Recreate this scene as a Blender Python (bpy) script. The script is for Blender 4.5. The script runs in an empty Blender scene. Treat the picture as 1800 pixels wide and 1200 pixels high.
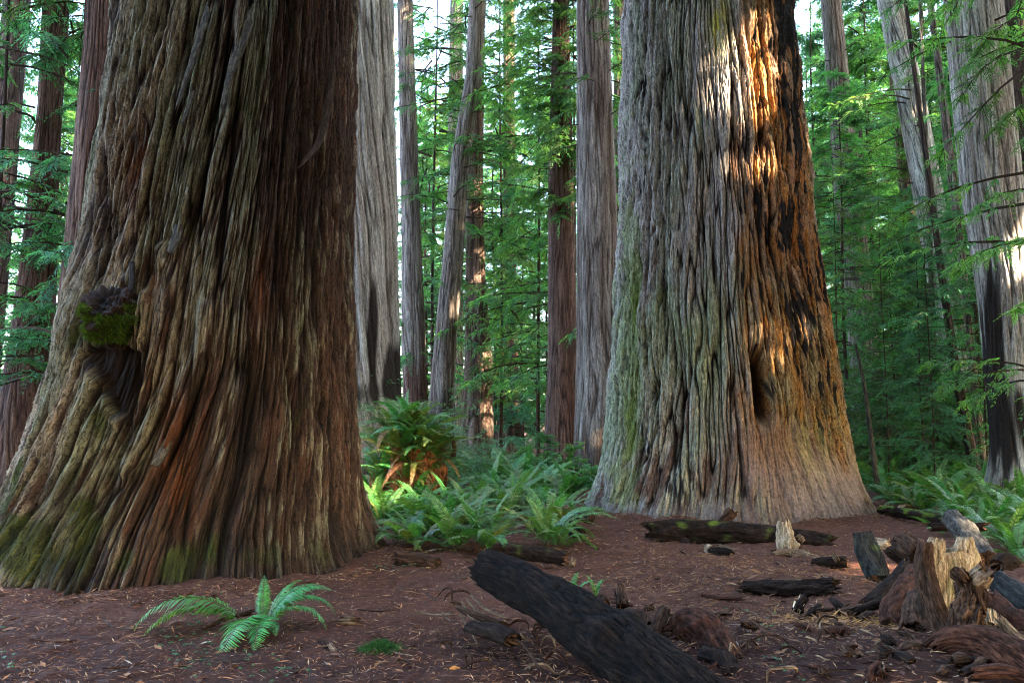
import bpy, math, random
import numpy as np
from math import radians as R_, sin, cos, pi

# ------------------------------------------------------------------ scene, camera, light
S = bpy.context.scene
COL = S.collection
FPX, HORIZ, CAMH = 1500.0, 730.0, 1.6
PITCH = math.atan((HORIZ - 600) / FPX)
cam_d = bpy.data.cameras.new("camera")
cam_d.sensor_width = 36; cam_d.lens = FPX / 1800 * 36
cam_d.clip_start = 0.05; cam_d.clip_end = 2000
cam = bpy.data.objects.new("camera", cam_d); COL.objects.link(cam)
cam.location = (0, 0, CAMH); cam.rotation_euler = (pi / 2 + PITCH, 0, 0)
S.camera = cam

SUN_EL = R_(30)
SUN_H = np.array([0.82, -0.57]); SUN_H /= np.linalg.norm(SUN_H)
SUN = np.array([SUN_H[0] * cos(SUN_EL), SUN_H[1] * cos(SUN_EL), sin(SUN_EL)])   # towards the sun
W = bpy.data.worlds.new("World"); S.world = W; W.use_nodes = True
nt = W.node_tree; nt.nodes.clear()
sky = nt.nodes.new("ShaderNodeTexSky"); sky.sky_type = 'NISHITA'; sky.sun_disc = False
sky.sun_elevation = SUN_EL; sky.sun_rotation = math.atan2(SUN_H[0], SUN_H[1])
sky.air_density = 1.0; sky.dust_density = 4.0; sky.ozone_density = 1.0
bg = nt.nodes.new("ShaderNodeBackground"); bg.inputs[1].default_value = 0.15
wo = nt.nodes.new("ShaderNodeOutputWorld")
nt.links.new(sky.outputs[0], bg.inputs[0]); nt.links.new(bg.outputs[0], wo.inputs[0])
sun_d = bpy.data.lights.new("sun", 'SUN'); sun_d.energy = 5.0; sun_d.angle = R_(0.5); sun_d.color = (1.0, 0.82, 0.58)
sun_o = bpy.data.objects.new("sun", sun_d); COL.objects.link(sun_o)
sun_o.rotation_euler = (pi / 2 - SUN_EL, 0, math.atan2(SUN_H[0], -SUN_H[1]))
S.view_settings.view_transform = 'Standard'; S.view_settings.look = 'None'
S.view_settings.exposure = 4.6; S.view_settings.gamma = 1.0
S.render.engine = 'CYCLES'
S.cycles.max_bounces = 7; S.cycles.diffuse_bounces = 4; S.cycles.glossy_bounces = 2
S.cycles.transmission_bounces = 4; S.cycles.use_denoising = True
S.cycles.use_adaptive_sampling = False; S.cycles.filter_width = 1.1

# ------------------------------------------------------------------ helpers
cp_, sp_ = cos(PITCH), sin(PITCH)
def ray(px, py):
    dx, dz = (px - 900) / FPX, (600 - py) / FPX
    return np.array([dx, cp_ - dz * sp_, sp_ + dz * cp_])
def at(px, py, Y):
    d = ray(px, py); t = Y / d[1]
    return np.array([d[0] * t, Y, CAMH + d[2] * t])
def gz(x, y):
    g = 0.035 * np.sin(x * 0.9 + 1.3) * np.sin(y * 0.7 + 0.4) + 0.02 * np.sin(x * 2.3 + y * 1.7)
    g = g - 0.03 * np.exp(-((x + 3.9) ** 2 + (y - 10) ** 2) / 7.0)
    g = g + 0.10 * np.exp(-((x - 2.7) ** 2 / 1.6 + (y - 5.6) ** 2 / 1.0))
    g = g + 0.10 * np.exp(-((x - 3.8) ** 2 + (y - 14.7) ** 2) / 9.0)
    for (cx, cy, rad) in ((-4.0, 10.0, 2.42), (3.7, 14.7, 2.5)):
        q = np.hypot(x - cx, y - cy) - rad
        g = g + 0.045 * np.exp(-(np.maximum(q, 0) / 0.35) ** 1.5) * (1 + 0.6 * np.sin(5.3 * np.arctan2(y - cy, x - cx)) * np.sin(11.7 * np.arctan2(y - cy, x - cx) + 1))
    return g
def on(px, py, dz=0.0):
    d = ray(px, py); x, y = 0.0, 8.0
    for _ in range(25):
        t = (float(gz(x, y)) + dz - CAMH) / min(d[2], -0.004)
        x, y = d[0] * t, d[1] * t
    return np.array([x, y, float(gz(x, y)) + dz])

def _tab(seed):
    r = np.random.RandomState(seed)
    p = r.permutation(256).astype(np.int32); p = np.concatenate([p, p])
    g = r.normal(size=(256, 3)).astype(np.float32); g /= np.linalg.norm(g, axis=1, keepdims=True)
    return p, g
_tabs = {}
def noise(x, y, z, seed=0):
    if seed not in _tabs: _tabs[seed] = _tab(seed)
    p, g = _tabs[seed]
    x, y, z = np.broadcast_arrays(np.asarray(x, np.float32), np.asarray(y, np.float32), np.asarray(z, np.float32))
    xi, yi, zi = np.floor(x), np.floor(y), np.floor(z)
    fx, fy, fz = x - xi, y - yi, z - zi
    xi = xi.astype(np.int32) & 255; yi = yi.astype(np.int32) & 255; zi = zi.astype(np.int32) & 255
    u = fx * fx * fx * (fx * (fx * 6 - 15) + 10); v = fy * fy * fy * (fy * (fy * 6 - 15) + 10); w = fz * fz * fz * (fz * (fz * 6 - 15) + 10)
    out = 0
    for a in (0, 1):
        wa = u if a else 1 - u
        pa = p[(xi + a) & 255]
        for b in (0, 1):
            wb = wa * (v if b else 1 - v)
            pb = p[(pa + yi + b) & 255]
            for c in (0, 1):
                h = p[(pb + zi + c) & 255]; q = g[h]
                out = out + wb * (w if c else 1 - w) * (q[..., 0] * (fx - a) + q[..., 1] * (fy - b) + q[..., 2] * (fz - c))
    return out * 1.6
def fbm(x, y, z, seed=0, n=3):
    o, a = 0, 1.0
    for i in range(n):
        o = o + a * noise(x * 2 ** i, y * 2 ** i, z * 2 ** i, seed + i); a *= 0.5
    return o
def sst(a, b, x):
    t = np.clip((x - a) / (b - a), 0, 1); return t * t * (3 - 2 * t)
def terrace(v, n, edge=0.3):
    q = v * n; f_ = np.floor(q); return (f_ + sst(0, edge, q - f_)) / n
def mix(a, b, t):
    t = np.asarray(t)[..., None] if np.ndim(t) else t
    return np.asarray(a) * (1 - t) + np.asarray(b) * t
def nrm(v):
    return v / np.maximum(np.linalg.norm(v, axis=-1, keepdims=True), 1e-9)

def make_mesh(name, V, F, col=None, bco=None, mats=(), midx=None, smooth=True, tris=None):
    V = np.asarray(V, np.float32); F = np.asarray(F, np.int32).reshape(-1, 4)
    me = bpy.data.meshes.new(name)
    me.vertices.add(len(V)); me.vertices.foreach_set("co", V.ravel())
    nt_ = 0 if tris is None else len(tris)
    idx = F.ravel() if nt_ == 0 else np.concatenate([F.ravel(), np.asarray(tris, np.int32).ravel()])
    me.loops.add(len(idx)); me.loops.foreach_set("vertex_index", idx.astype(np.int32))
    starts = np.arange(len(F)) * 4
    if nt_: starts = np.concatenate([starts, len(F) * 4 + np.arange(nt_) * 3])
    me.polygons.add(len(F) + nt_); me.polygons.foreach_set("loop_start", starts.astype(np.int32))
    me.polygons.foreach_set("use_smooth", np.full(len(F) + nt_, smooth))
    for m in mats: me.materials.append(m)
    if midx is not None: me.polygons.foreach_set("material_index", np.asarray(midx, np.int32))
    me.update(calc_edges=True)
    if col is not None:
        c = np.ones((len(V), 4), np.float32); c[:, :3] = np.clip(col, 0.002, 1)
        at_ = me.attributes.new("tint", 'FLOAT_COLOR', 'POINT'); at_.data.foreach_set("color", c.ravel())
    if bco is not None:
        at_ = me.attributes.new("grain", 'FLOAT_VECTOR', 'POINT'); at_.data.foreach_set("vector", np.asarray(bco, np.float32).ravel())
    return me
def obj(name, me, parent=None, loc=None):
    o = bpy.data.objects.new(name, me); COL.objects.link(o)
    if parent is not None: o.parent = parent
    if loc is not None: o.location = [float(c) for c in loc]
    return o
def empty(name, loc=(0, 0, 0)):
    o = bpy.data.objects.new(name, None); COL.objects.link(o); o.location = [float(c) for c in loc]
    o.empty_display_size = 0.2
    return o
def tag(o, label, cat, group=None):
    o["label"] = label; o["category"] = cat
    if group: o["group"] = group
    return o

# ------------------------------------------------------------------ materials
def new_mat(name):
    m = bpy.data.materials.new(name); m.use_nodes = True
    n = m.node_tree; b = n.nodes["Principled BSDF"]
    return m, n, b
def N(n, t, **kw):
    x = n.nodes.new(t)
    for k, v in kw.items(): setattr(x, k, v)
    return x
def bark_material(name, scale=(38, 38, 5), bump=0.5, lo=0.55, hi=1.5, rough=0.88, dist=0.012, crack=0.35, spec=0.25):
    m, n, b = new_mat(name)
    a = N(n, "ShaderNodeAttribute", attribute_name="tint")
    g = N(n, "ShaderNodeAttribute", attribute_name="grain")
    mp = N(n, "ShaderNodeMapping"); mp.inputs["Scale"].default_value = scale
    n.links.new(g.outputs["Vector"], mp.inputs["Vector"])
    t1 = N(n, "ShaderNodeTexNoise"); t1.inputs["Scale"].default_value = 1.0; t1.inputs["Detail"].default_value = 6; t1.inputs["Roughness"].default_value = 0.75; t1.inputs["Distortion"].default_value = 0.4
    n.links.new(mp.outputs[0], t1.inputs["Vector"])
    mp2 = N(n, "ShaderNodeMapping"); mp2.inputs["Scale"].default_value = (scale[0] * 3.2, scale[1] * 3.2, scale[2] * 9)
    n.links.new(g.outputs["Vector"], mp2.inputs["Vector"])
    t2 = N(n, "ShaderNodeTexNoise"); t2.inputs["Scale"].default_value = 1.0; t2.inputs["Detail"].default_value = 3
    n.links.new(mp2.outputs[0], t2.inputs["Vector"])
    r = N(n, "ShaderNodeMapRange"); r.inputs[1].default_value = 0.3; r.inputs[2].default_value = 0.7; r.inputs[3].default_value = lo; r.inputs[4].default_value = hi
    n.links.new(t1.outputs["Fac"], r.inputs[0])
    r2 = N(n, "ShaderNodeMapRange"); r2.inputs[1].default_value = 0.3; r2.inputs[2].default_value = 0.7; r2.inputs[3].default_value = 0.6; r2.inputs[4].default_value = 1.4
    n.links.new(t2.outputs["Fac"], r2.inputs[0])
    mp3 = N(n, "ShaderNodeMapping"); mp3.inputs["Scale"].default_value = (scale[0] * 1.1, scale[1] * 1.1, scale[2] * 0.7)
    n.links.new(g.outputs["Vector"], mp3.inputs["Vector"])
    t3 = N(n, "ShaderNodeTexNoise"); t3.inputs["Scale"].default_value = 1.0; t3.inputs["Detail"].default_value = 3; t3.inputs["Distortion"].default_value = 0.8
    n.links.new(mp3.outputs[0], t3.inputs["Vector"])
    sb = N(n, "ShaderNodeMath", operation='SUBTRACT'); sb.inputs[1].default_value = 0.5; n.links.new(t3.outputs["Fac"], sb.inputs[0])
    ab = N(n, "ShaderNodeMath", operation='ABSOLUTE'); n.links.new(sb.outputs[0], ab.inputs[0])
    ck = N(n, "ShaderNodeMapRange"); ck.inputs[1].default_value = 0.0; ck.inputs[2].default_value = 0.05; ck.inputs[3].default_value = crack; ck.inputs[4].default_value = 1.0
    n.links.new(ab.outputs[0], ck.inputs[0])
    m0 = N(n, "ShaderNodeMath", operation='MULTIPLY'); n.links.new(r.outputs[0], m0.inputs[0]); n.links.new(r2.outputs[0], m0.inputs[1])
    mu = N(n, "ShaderNodeMath", operation='MULTIPLY'); n.links.new(m0.outputs[0], mu.inputs[0]); n.links.new(ck.outputs[0], mu.inputs[1])
    vm = N(n, "ShaderNodeVectorMath", operation='SCALE'); n.links.new(a.outputs["Color"], vm.inputs[0]); n.links.new(mu.outputs[0], vm.inputs["Scale"])
    n.links.new(vm.outputs[0], b.inputs["Base Color"])
    ad = N(n, "ShaderNodeMath", operation='MULTIPLY_ADD'); ad.inputs[1].default_value = 0.5
    n.links.new(t2.outputs["Fac"], ad.inputs[0]); n.links.new(t1.outputs["Fac"], ad.inputs[2])
    a2 = N(n, "ShaderNodeMath", operation='MULTIPLY_ADD'); a2.inputs[1].default_value = 0.6; n.links.new(ck.outputs[0], a2.inputs[0]); n.links.new(ad.outputs[0], a2.inputs[2]); ad = a2
    bp = N(n, "ShaderNodeBump"); bp.inputs["Strength"].default_value = bump; bp.inputs["Distance"].default_value = dist
    n.links.new(ad.outputs[0], bp.inputs["Height"]); n.links.new(bp.outputs[0], b.inputs["Normal"])
    b.inputs["Roughness"].default_value = rough; b.inputs["Specular IOR Level"].default_value = spec
    return m
def leaf_material(name, trans=0.45, vary=0.5, rough=0.5, spec=0.35, tcol=(0.95, 1.12, 0.40)):
    m, n, b = new_mat(name)
    a = N(n, "ShaderNodeAttribute", attribute_name="tint")
    oi = N(n, "ShaderNodeObjectInfo")
    r = N(n, "ShaderNodeMapRange"); r.inputs[3].default_value = 1 - vary * 0.5; r.inputs[4].default_value = 1 + vary * 0.5
    n.links.new(oi.outputs["Random"], r.inputs[0])
    m7 = N(n, "ShaderNodeMath", operation='MULTIPLY'); m7.inputs[1].default_value = 7.13; n.links.new(oi.outputs["Random"], m7.inputs[0])
    fr = N(n, "ShaderNodeMath", operation='FRACT'); n.links.new(m7.outputs[0], fr.inputs[0])
    hv = N(n, "ShaderNodeMapRange"); hv.inputs[3].default_value = 0.5 - 0.05 * min(1, vary * 2); hv.inputs[4].default_value = 0.5 + 0.035 * min(1, vary * 2)
    n.links.new(fr.outputs[0], hv.inputs[0])
    hs = N(n, "ShaderNodeHueSaturation"); n.links.new(hv.outputs[0], hs.inputs["Hue"]); n.links.new(a.outputs["Color"], hs.inputs["Color"])
    vm = N(n, "ShaderNodeVectorMath", operation='SCALE'); n.links.new(hs.outputs["Color"], vm.inputs[0]); n.links.new(r.outputs[0], vm.inputs["Scale"])
    n.links.new(vm.outputs[0], b.inputs["Base Color"])
    b.inputs["Roughness"].default_value = rough; b.inputs["Specular IOR Level"].default_value = spec
    tr = N(n, "ShaderNodeBsdfTranslucent")
    v2 = N(n, "ShaderNodeVectorMath", operation='MULTIPLY'); v2.inputs[1].default_value = tcol
    n.links.new(vm.outputs[0], v2.inputs[0]); n.links.new(v2.outputs[0], tr.inputs["Color"])
    mx = N(n, "ShaderNodeMixShader"); mx.inputs[0].default_value = trans
    n.links.new(b.outputs[0], mx.inputs[1]); n.links.new(tr.outputs[0], mx.inputs[2])
    n.links.new(mx.outputs[0], n.nodes["Material Output"].inputs[0])
    return m
BARK = bark_material("redwood_bark", scale=(62, 62, 8), bump=1.0, lo=0.4, hi=1.7, crack=0.25)
BARK_FAR = bark_material("distant_bark", scale=(22, 22, 1.6), bump=0.7, lo=0.5, hi=1.55, dist=0.03)
BAREWOOD = bark_material("bare_wood", scale=(16, 16, 3), bump=0.35, lo=0.65, hi=1.35, crack=0.7)
WOOD = bark_material("dead_wood", scale=(45, 45, 6), spec=0.08, bump=0.8, lo=0.4, hi=1.8, rough=0.85)
LEAF = leaf_material("conifer_foliage", 0.58, 0.8)
BROAD = leaf_material("broad_leaf", 0.35, 0.4, 0.35, 0.5)
FERN = leaf_material("fern_frond", 0.30, 0.4, 0.45, 0.42)
MOSS = leaf_material("moss", 0.2, 0.1, 0.9, 0.1)
LITTER = leaf_material("litter", 0.0, 0.0, 0.8, 0.2)

def ground_material():
    m, n, b = new_mat("forest_duff")
    tc = N(n, "ShaderNodeTexCoord")
    def tex(scale, detail, rough=0.6, dist=0.0):
        t = N(n, "ShaderNodeTexNoise"); t.inputs["Scale"].default_value = scale; t.inputs["Detail"].default_value = detail
        t.inputs["Roughness"].default_value = rough; t.inputs["Distortion"].default_value = dist
        n.links.new(tc.outputs["Object"], t.inputs["Vector"]); return t
    big, mid, fine = tex(0.9, 4), tex(9, 6, 0.7, 0.5), tex(60, 5, 0.75, 1.2)
    cr = N(n, "ShaderNodeValToRGB"); e = cr.color_ramp.elements
    e[0].position = 0.36; e[0].color = (0.026, 0.011, 0.007, 1); e[1].position = 0.72; e[1].color = (0.21, 0.085, 0.045, 1)
    x = cr.color_ramp.elements.new(0.5); x.color = (0.075, 0.029, 0.018, 1)
    mx = N(n, "ShaderNodeMath", operation='MULTIPLY_ADD'); mx.inputs[1].default_value = 0.55
    n.links.new(fine.outputs[0], mx.inputs[0])
    m2 = N(n, "ShaderNodeMath", operation='MULTIPLY_ADD'); m2.inputs[1].default_value = 0.30
    n.links.new(mid.outputs[0], m2.inputs[0])
    m3 = N(n, "ShaderNodeMath", operation='MULTIPLY'); m3.inputs[1].default_value = 0.15; n.links.new(big.outputs[0], m3.inputs[0])
    n.links.new(m3.outputs[0], m2.inputs[2]); n.links.new(m2.outputs[0], mx.inputs[2]); n.links.new(mx.outputs[0], cr.inputs[0])
    a = N(n, "ShaderNodeAttribute", attribute_name="tint")
    vm = N(n, "ShaderNodeVectorMath", operation='MULTIPLY'); n.links.new(cr.outputs[0], vm.inputs[0]); n.links.new(a.outputs["Color"], vm.inputs[1])
    n.links.new(vm.outputs[0], b.inputs["Base Color"])
    bp = N(n, "ShaderNodeBump"); bp.inputs["Strength"].default_value = 0.8; bp.inputs["Distance"].default_value = 0.03
    n.links.new(mx.outputs[0], bp.inputs["Height"]); n.links.new(bp.outputs[0], b.inputs["Normal"])
    b.inputs["Roughness"].default_value = 0.95; b.inputs["Specular IOR Level"].default_value = 0.15
    return m

# ------------------------------------------------------------------ ground (one sheet to the horizon)
def axis(lo, d0, d1, hi, step, grow=1.12):
    mid_ = list(np.arange(d0, d1, step)); s = step; a = d1
    up = []
    while a < hi: up.append(a); s *= grow; a += s
    up.append(hi); s = step; a = d0 - step; dn = []
    while a > lo: dn.append(a); s *= grow; a -= s
    dn.append(lo)
    return np.array(dn[::-1] + mid_ + up)
gx = axis(-600, -4.5, 6.0, 600, 0.030); gy = axis(-600, 3.9, 14.0, 900, 0.030)
GX, GY = np.meshgrid(gx, gy); GX = GX.ravel(); GY = GY.ravel()
near = np.exp(-((GX - 0.5) ** 2 / 90 + (GY - 8) ** 2 / 120))
GZ = gz(GX, GY) * np.exp(-(GX ** 2 + GY ** 2) / 9000) + near * (0.035 * fbm(GX * 2.2, GY * 2.2, 0 * GX, 11, 3) + 0.014 * fbm(GX * 13, GY * 13, 0 * GX, 15, 2))
gt = np.ones((len(GX), 3)) * 1.0
# light painted on the ground between the giants; wet dark mulch, painted foreground shade
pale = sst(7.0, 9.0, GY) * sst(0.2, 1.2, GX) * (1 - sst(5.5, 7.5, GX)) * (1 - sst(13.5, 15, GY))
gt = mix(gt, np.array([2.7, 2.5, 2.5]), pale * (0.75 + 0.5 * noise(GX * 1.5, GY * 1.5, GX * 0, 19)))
mulch_shade = np.clip(np.exp(-((GX - 2.3) / 1.3) ** 2 - ((GY - 5.5) / 0.85) ** 2) * 1.3 + 0.8 * np.exp(-((GX - 0.3) / 0.6) ** 2 - ((GY - 6.2) / 0.5) ** 2) + 0.75 * (1 - sst(5.6, 7.6, GY)), 0, 1)  # mulch at the woodpile; shade painted under the log and across the foreground
gt = mix(gt, np.array([0.42, 0.40, 0.42]), np.clip(mulch_shade + 0.25 * noise(GX * 3, GY * 3, 0 * GX, 21), 0, 1))
nx_, ny_ = len(gx), len(gy)
ii = (np.arange(ny_ - 1)[:, None] * nx_ + np.arange(nx_ - 1)[None]).ravel()
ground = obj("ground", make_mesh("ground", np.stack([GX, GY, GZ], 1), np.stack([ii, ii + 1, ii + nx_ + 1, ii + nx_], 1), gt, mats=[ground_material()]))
ground["kind"] = "structure"

# ------------------------------------------------------------------ trunks
class Trunk:
    """centre line and radius of a standing trunk, read from its outline at distance D"""
    def __init__(s, D, edges, ztop):
        zs, cs, rs = [], [], []
        for (y, xl, xr) in edges:
            z = at((xl + xr) / 2, y, D)[2]
            al, ar = math.atan((xl - 900) / FPX / cp_), math.atan((xr - 900) / FPX / cp_)
            am, hw = (al + ar) / 2, (ar - al) / 2
            zs.append(z); cs.append(math.tan(am) * D); rs.append(math.sin(hw) * D / cos(am))
        o = np.argsort(zs); zs = np.array(zs)[o]; cs = np.array(cs)[o]; rs = np.array(rs)[o]
        # carry on to the ground and to the top
        k = (cs[-1] - cs[-2]) / (zs[-1] - zs[-2]); k = max(-0.05, min(0.05, k))
        zs = np.concatenate([[-1.0], zs, [ztop]]); cs = np.concatenate([[cs[0]], cs, [cs[-1] + k * (ztop - zs[-2])]])
        rs = np.concatenate([[rs[0] * 1.05], rs, [max(0.35 * rs[-1], rs[-1] * (1 - 0.012 * (ztop - zs[-2])))]])
        s.D, s.z, s.c, s.r, s.ztop = D, zs, cs, rs, ztop
        zz = np.linspace(-1, ztop, 400); cc = np.interp(zz, zs, cs); rr = np.interp(zz, zs, rs)
        kk = np.ones(9) / 9
        s.zz = zz; w = max(1, int(9 * 0.35 / (zz[1] - zz[0]) / 9)); kk = np.ones(2 * w + 1) / (2 * w + 1)
        s.cc = np.convolve(np.pad(cc, w, 'edge'), kk, 'valid'); s.rr = np.convolve(np.pad(rr, w, 'edge'), kk, 'valid')
        c0 = np.interp(1.6, zz, s.cc); v = np.array([-c0, -D]); v /= np.linalg.norm(v)
        s.to = v; s.rt = np.array([-v[1], v[0]])     # towards the camera / to the right as seen
    def C(s, z): return np.interp(z, s.zz, s.cc)
    def R(s, z): return np.interp(z, s.zz, s.rr)
    def P(s, th, z, r):
        a, b = r * np.sin(th), r * np.cos(th)
        return np.stack([s.C(z) + a * s.rt[0] + b * s.to[0], s.D + a * s.rt[1] + b * s.to[1], z + 0 * a], -1)
    def hit(s, px, py, off=0.0):
        d = ray(px, py); t0 = (s.D - 5) / d[1]
        for t in np.arange(max(1, t0), t0 + 9, 0.01):
            q = d * t; z = CAMH + q[2]
            if (q[0] - s.C(z)) ** 2 + (q[1] - s.D) ** 2 < (s.R(z) + off) ** 2: break
        e = np.array([q[0] - s.C(z), q[1] - s.D])
        return math.atan2(e @ s.rt, e @ s.to), z
def proj(P):
    q = P - np.array([0, 0, CAMH]); yc = q[..., 2] * cp_ - q[..., 1] * sp_; zc = q[..., 1] * cp_ + q[..., 2] * sp_
    return 900 + FPX * q[..., 0] / zc, 600 - FPX * yc / zc
def th_grid(n, k):
    u = np.linspace(-1, 1, n, endpoint=False); return pi * ((1 - k) * u + k * u ** 3)
def z_grid(zlo, zvis, ztop, n, m):
    return np.concatenate([np.linspace(zlo, zvis, n, endpoint=False), np.linspace(zvis, ztop, m)])
def grid_faces(nz, nth):
    a = np.arange(nz - 1)[:, None] * nth; b = np.arange(nth)[None]; c = (np.arange(nth) + 1)[None] % nth
    return np.stack([(a + b).ravel(), (a + c).ravel(), (a + nth + c).ravel(), (a + nth + b).ravel()], 1)
def gauss(px, py, x, y, sx, sy): return np.exp(-((px - x) / sx) ** 2 - ((py - y) / sy) ** 2)

def far_trunk(T, seed, twist=0.0, pal='grey', n=110, m=150, zvis=16, stain=None):
    th = th_grid(n, 0.35); zz = z_grid(-0.4, zvis, T.ztop, m, 24)
    TH, Z = np.meshgrid(th, zz); Rm = float(T.R(3.0)); R0 = T.R(Z)
    w = 0.5 * noise(np.cos(TH), np.sin(TH), Z * 0.35, seed + 3) / max(Rm, 0.3) * 0.25
    t2 = TH + twist * Z + w
    lam = max(0.10, Rm * 0.24)
    cx, sx_ = np.cos(t2) * Rm / lam, np.sin(t2) * Rm / lam
    n1 = noise(cx, sx_, Z / lam / 14, seed); n2 = noise(cx * 2.3, sx_ * 2.3, Z / lam / 7, seed + 1)
    h = 1 - np.exp(-np.abs(n1) / 0.14); h2 = 1 - np.exp(-np.abs(n2) / 0.16)
    flare = 1 + 0.16 * np.exp(-np.maximum(Z, 0) / 0.6) * noise(np.cos(TH) * 1.6, np.sin(TH) * 1.6, Z * 0.3, seed + 5)
    r = R0 * flare + (h - 0.8) * 0.20 * lam * 1.4 + (h2 - 0.7) * 0.10 * lam
    V = T.P(TH, Z, r)
    p = {'grey': ((0.03, 0.018, 0.014), (0.125, 0.090, 0.072), (0.25, 0.22, 0.195)), 'pale': ((0.07, 0.05, 0.04), (0.36, 0.31, 0.28), (0.56, 0.54, 0.51)),
         'red': ((0.018, 0.008, 0.006), (0.075, 0.036, 0.025), (0.14, 0.085, 0.065)), 'brown': ((0.025, 0.013, 0.009), (0.11, 0.062, 0.043), (0.20, 0.145, 0.115)),
         'dark': ((0.012, 0.008, 0.007), (0.05, 0.03, 0.023), (0.10, 0.07, 0.058))}[pal]
    k = h * 0.6 + h2 * 0.4
    wth = np.clip(0.5 + 0.9 * noise(np.cos(t2) * 2, np.sin(t2) * 2, Z * 0.25, seed + 7) + 0.35 * n2, 0, 1)
    c = mix(p[0], mix(p[1], p[2], wth), sst(0.15, 0.85, k))
    if stain is not None:
        px, py = proj(V); c = stain(c, px, py, noise(np.cos(t2) * 4, np.sin(t2) * 4, Z * 0.7, seed + 9))
    bc = np.stack([np.cos(t2) * Rm, np.sin(t2) * Rm, Z], -1)
    return make_mesh("trunk", V.reshape(-1, 3), grid_faces(len(zz), n), c.reshape(-1, 3), bc.reshape(-1, 3), [BARK_FAR])

# ---- the left giant
LG = Trunk(10.0, [(0, 178, 613), (100, 171, 613), (200, 162, 613), (300, 154, 613), (400, 144, 613), (480, 134, 614), (560, 112, 616), (650, 98, 620), (750, 76, 626),
                  (830, 52, 632), (900, 18, 641), (960, -22, 650), (1000, -60, 664), (1045, -110, 690)], 34)
def left_giant():
    n = 1100; th = th_grid(n, 0.5); zz = z_grid(-0.35, 6.9, LG.ztop, 560, 30)
    TH, Z = np.meshgrid(th, zz); R0 = LG.R(Z); Rm = 1.55
    B = LG.P(TH, Z, R0); px, py = proj(B); front = sst(-0.1, 0.25, np.cos(TH))
    # the grain leans: it climbs to the right on the left side and runs straight on the right
    lean = 0.02 + 0.075 * (1 - sst(-0.3, 1.0, TH)) * sst(-2.6, -0.8, TH)
    low = np.exp(-((Z - 1.6) / 1.0) ** 2)
    tw = -lean * (np.maximum(Z, 0.5) - 1.0) * (0.8 + 0.6 * low)
    bth, bz = LG.hit(196, 565)
    # grain parts round the burl
    dth, dz_ = (TH - bth) * Rm, (Z - bz)
    rr = np.sqrt(dth ** 2 + (dz_ * 0.55) ** 2); push = 0.05 * np.exp(-(rr / 0.5) ** 2) * np.sign(dth) * np.minimum(1, np.abs(dth) / 0.1)
    wv = 0.022 * noise(np.cos(TH) * 1.2, np.sin(TH) * 1.2, Z * 0.45, 31) + 0.007 * noise(np.cos(TH) * 5, np.sin(TH) * 5, Z * 1.5, 32)
    t2 = TH + tw - push / Rm + wv
    def f(lam, st, sd): return noise(np.cos(t2) * Rm / lam, np.sin(t2) * Rm / lam, Z / lam / st, sd)
    n0, n1, n2, n3 = f(0.29, 13, 40), f(0.105, 17, 41), f(0.046, 18, 42), f(0.020, 14, 43)
    h0 = 1 - np.exp(-np.abs(n0) / 0.13); h1 = 1 - np.exp(-np.abs(n1) / 0.11); h2 = 1 - np.exp(-np.abs(n2) / 0.15)
    plate = terrace(f(0.19, 11, 44) + 0.4 * f(0.05, 9, 46), 3.4, 0.10); ter2 = terrace(f(0.075, 12, 47) + 0.35 * n3, 3.2, 0.15)
    tw_flare = np.exp(-np.maximum(Z, 0) / 0.75)
    root = tw_flare * noise(np.cos(TH) * 2.4, np.sin(TH) * 2.4, Z * 0.5, 45)
    lowbulge = np.exp(-((Z - 1.2) / 1.3) ** 2) * (1 - sst(-0.35, 0.25, TH))
    rgt = sst(0.1, 0.8, TH)
    amp = 1.0 + 0.6 * lowbulge - 0.3 * rgt
    d = 0.115 * amp * (h0 - 0.8) + 0.070 * amp * (h1 - 0.75) + 0.040 * (h2 - 0.7) + 0.018 * n3 + 0.055 * amp * plate + 0.030 * ter2 + 0.28 * root
    # burl, the hollow under it and the lips beside it
    d = d + 0.05 * np.exp(-(((TH - bth) * Rm) / 0.26) ** 2 - ((Z - bz - 0.06) / 0.22) ** 2)
    hw = np.interp(py, [596, 620, 665, 720, 750], [6, 56, 40, 16, 4]); hxc = np.interp(py, [600, 750], [198, 214])
    hol = (1 - sst(0.65, 1.1, np.abs(px - hxc) / hw + 0.15 * n1)) * sst(596, 614, py) * (1 - sst(715, 750, py)) * front
    d = d * (1 - 0.5 * hol) - 0.15 * hol
    lip = 0
    for path in ([(262, 520), (250, 575), (232, 660), (210, 740)], [(296, 555), (278, 620), (256, 690), (236, 770), (226, 830)], [(362, 540), (350, 620), (322, 700), (294, 782)], [(285, 440), (300, 500), (292, 560)]):
        for (a, b) in zip(path[:-1], path[1:]):
            a, b = np.array(a, float), np.array(b, float); e = b - a; L2 = e @ e
            t = np.clip(((px - a[0]) * e[0] + (py - a[1]) * e[1]) / L2, 0, 1)
            q = np.hypot(px - a[0] - t * e[0], py - a[1] - t * e[1])
            lip = np.maximum(lip, np.exp(-(q / 10) ** 2))
    d = d + 0.11 * lip * front * (1 + 0.4 * n1)
    V = LG.P(TH, Z, R0 + d)
    # colour: red-brown fibre in the furrows, weathered grey-green faces, moss at the foot
    k = np.clip(0.3 * h0 + 0.4 * h1 + 0.3 * h2, 0, 1)
    s1 = fbm(np.cos(t2) * 3.2, np.sin(t2) * 3.2, Z * 0.35, 50, 3); s2 = f(0.045, 9, 53) + 0.7 * n3; s3 = f(0.10, 9, 54)
    furrow = np.array([0.010, 0.0055, 0.0045]); red = np.array([0.075, 0.027, 0.015]); brown = np.array([0.062, 0.038, 0.026]); grey = np.array([0.26, 0.225, 0.175]); lich = np.array([0.20, 0.225, 0.16])
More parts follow.
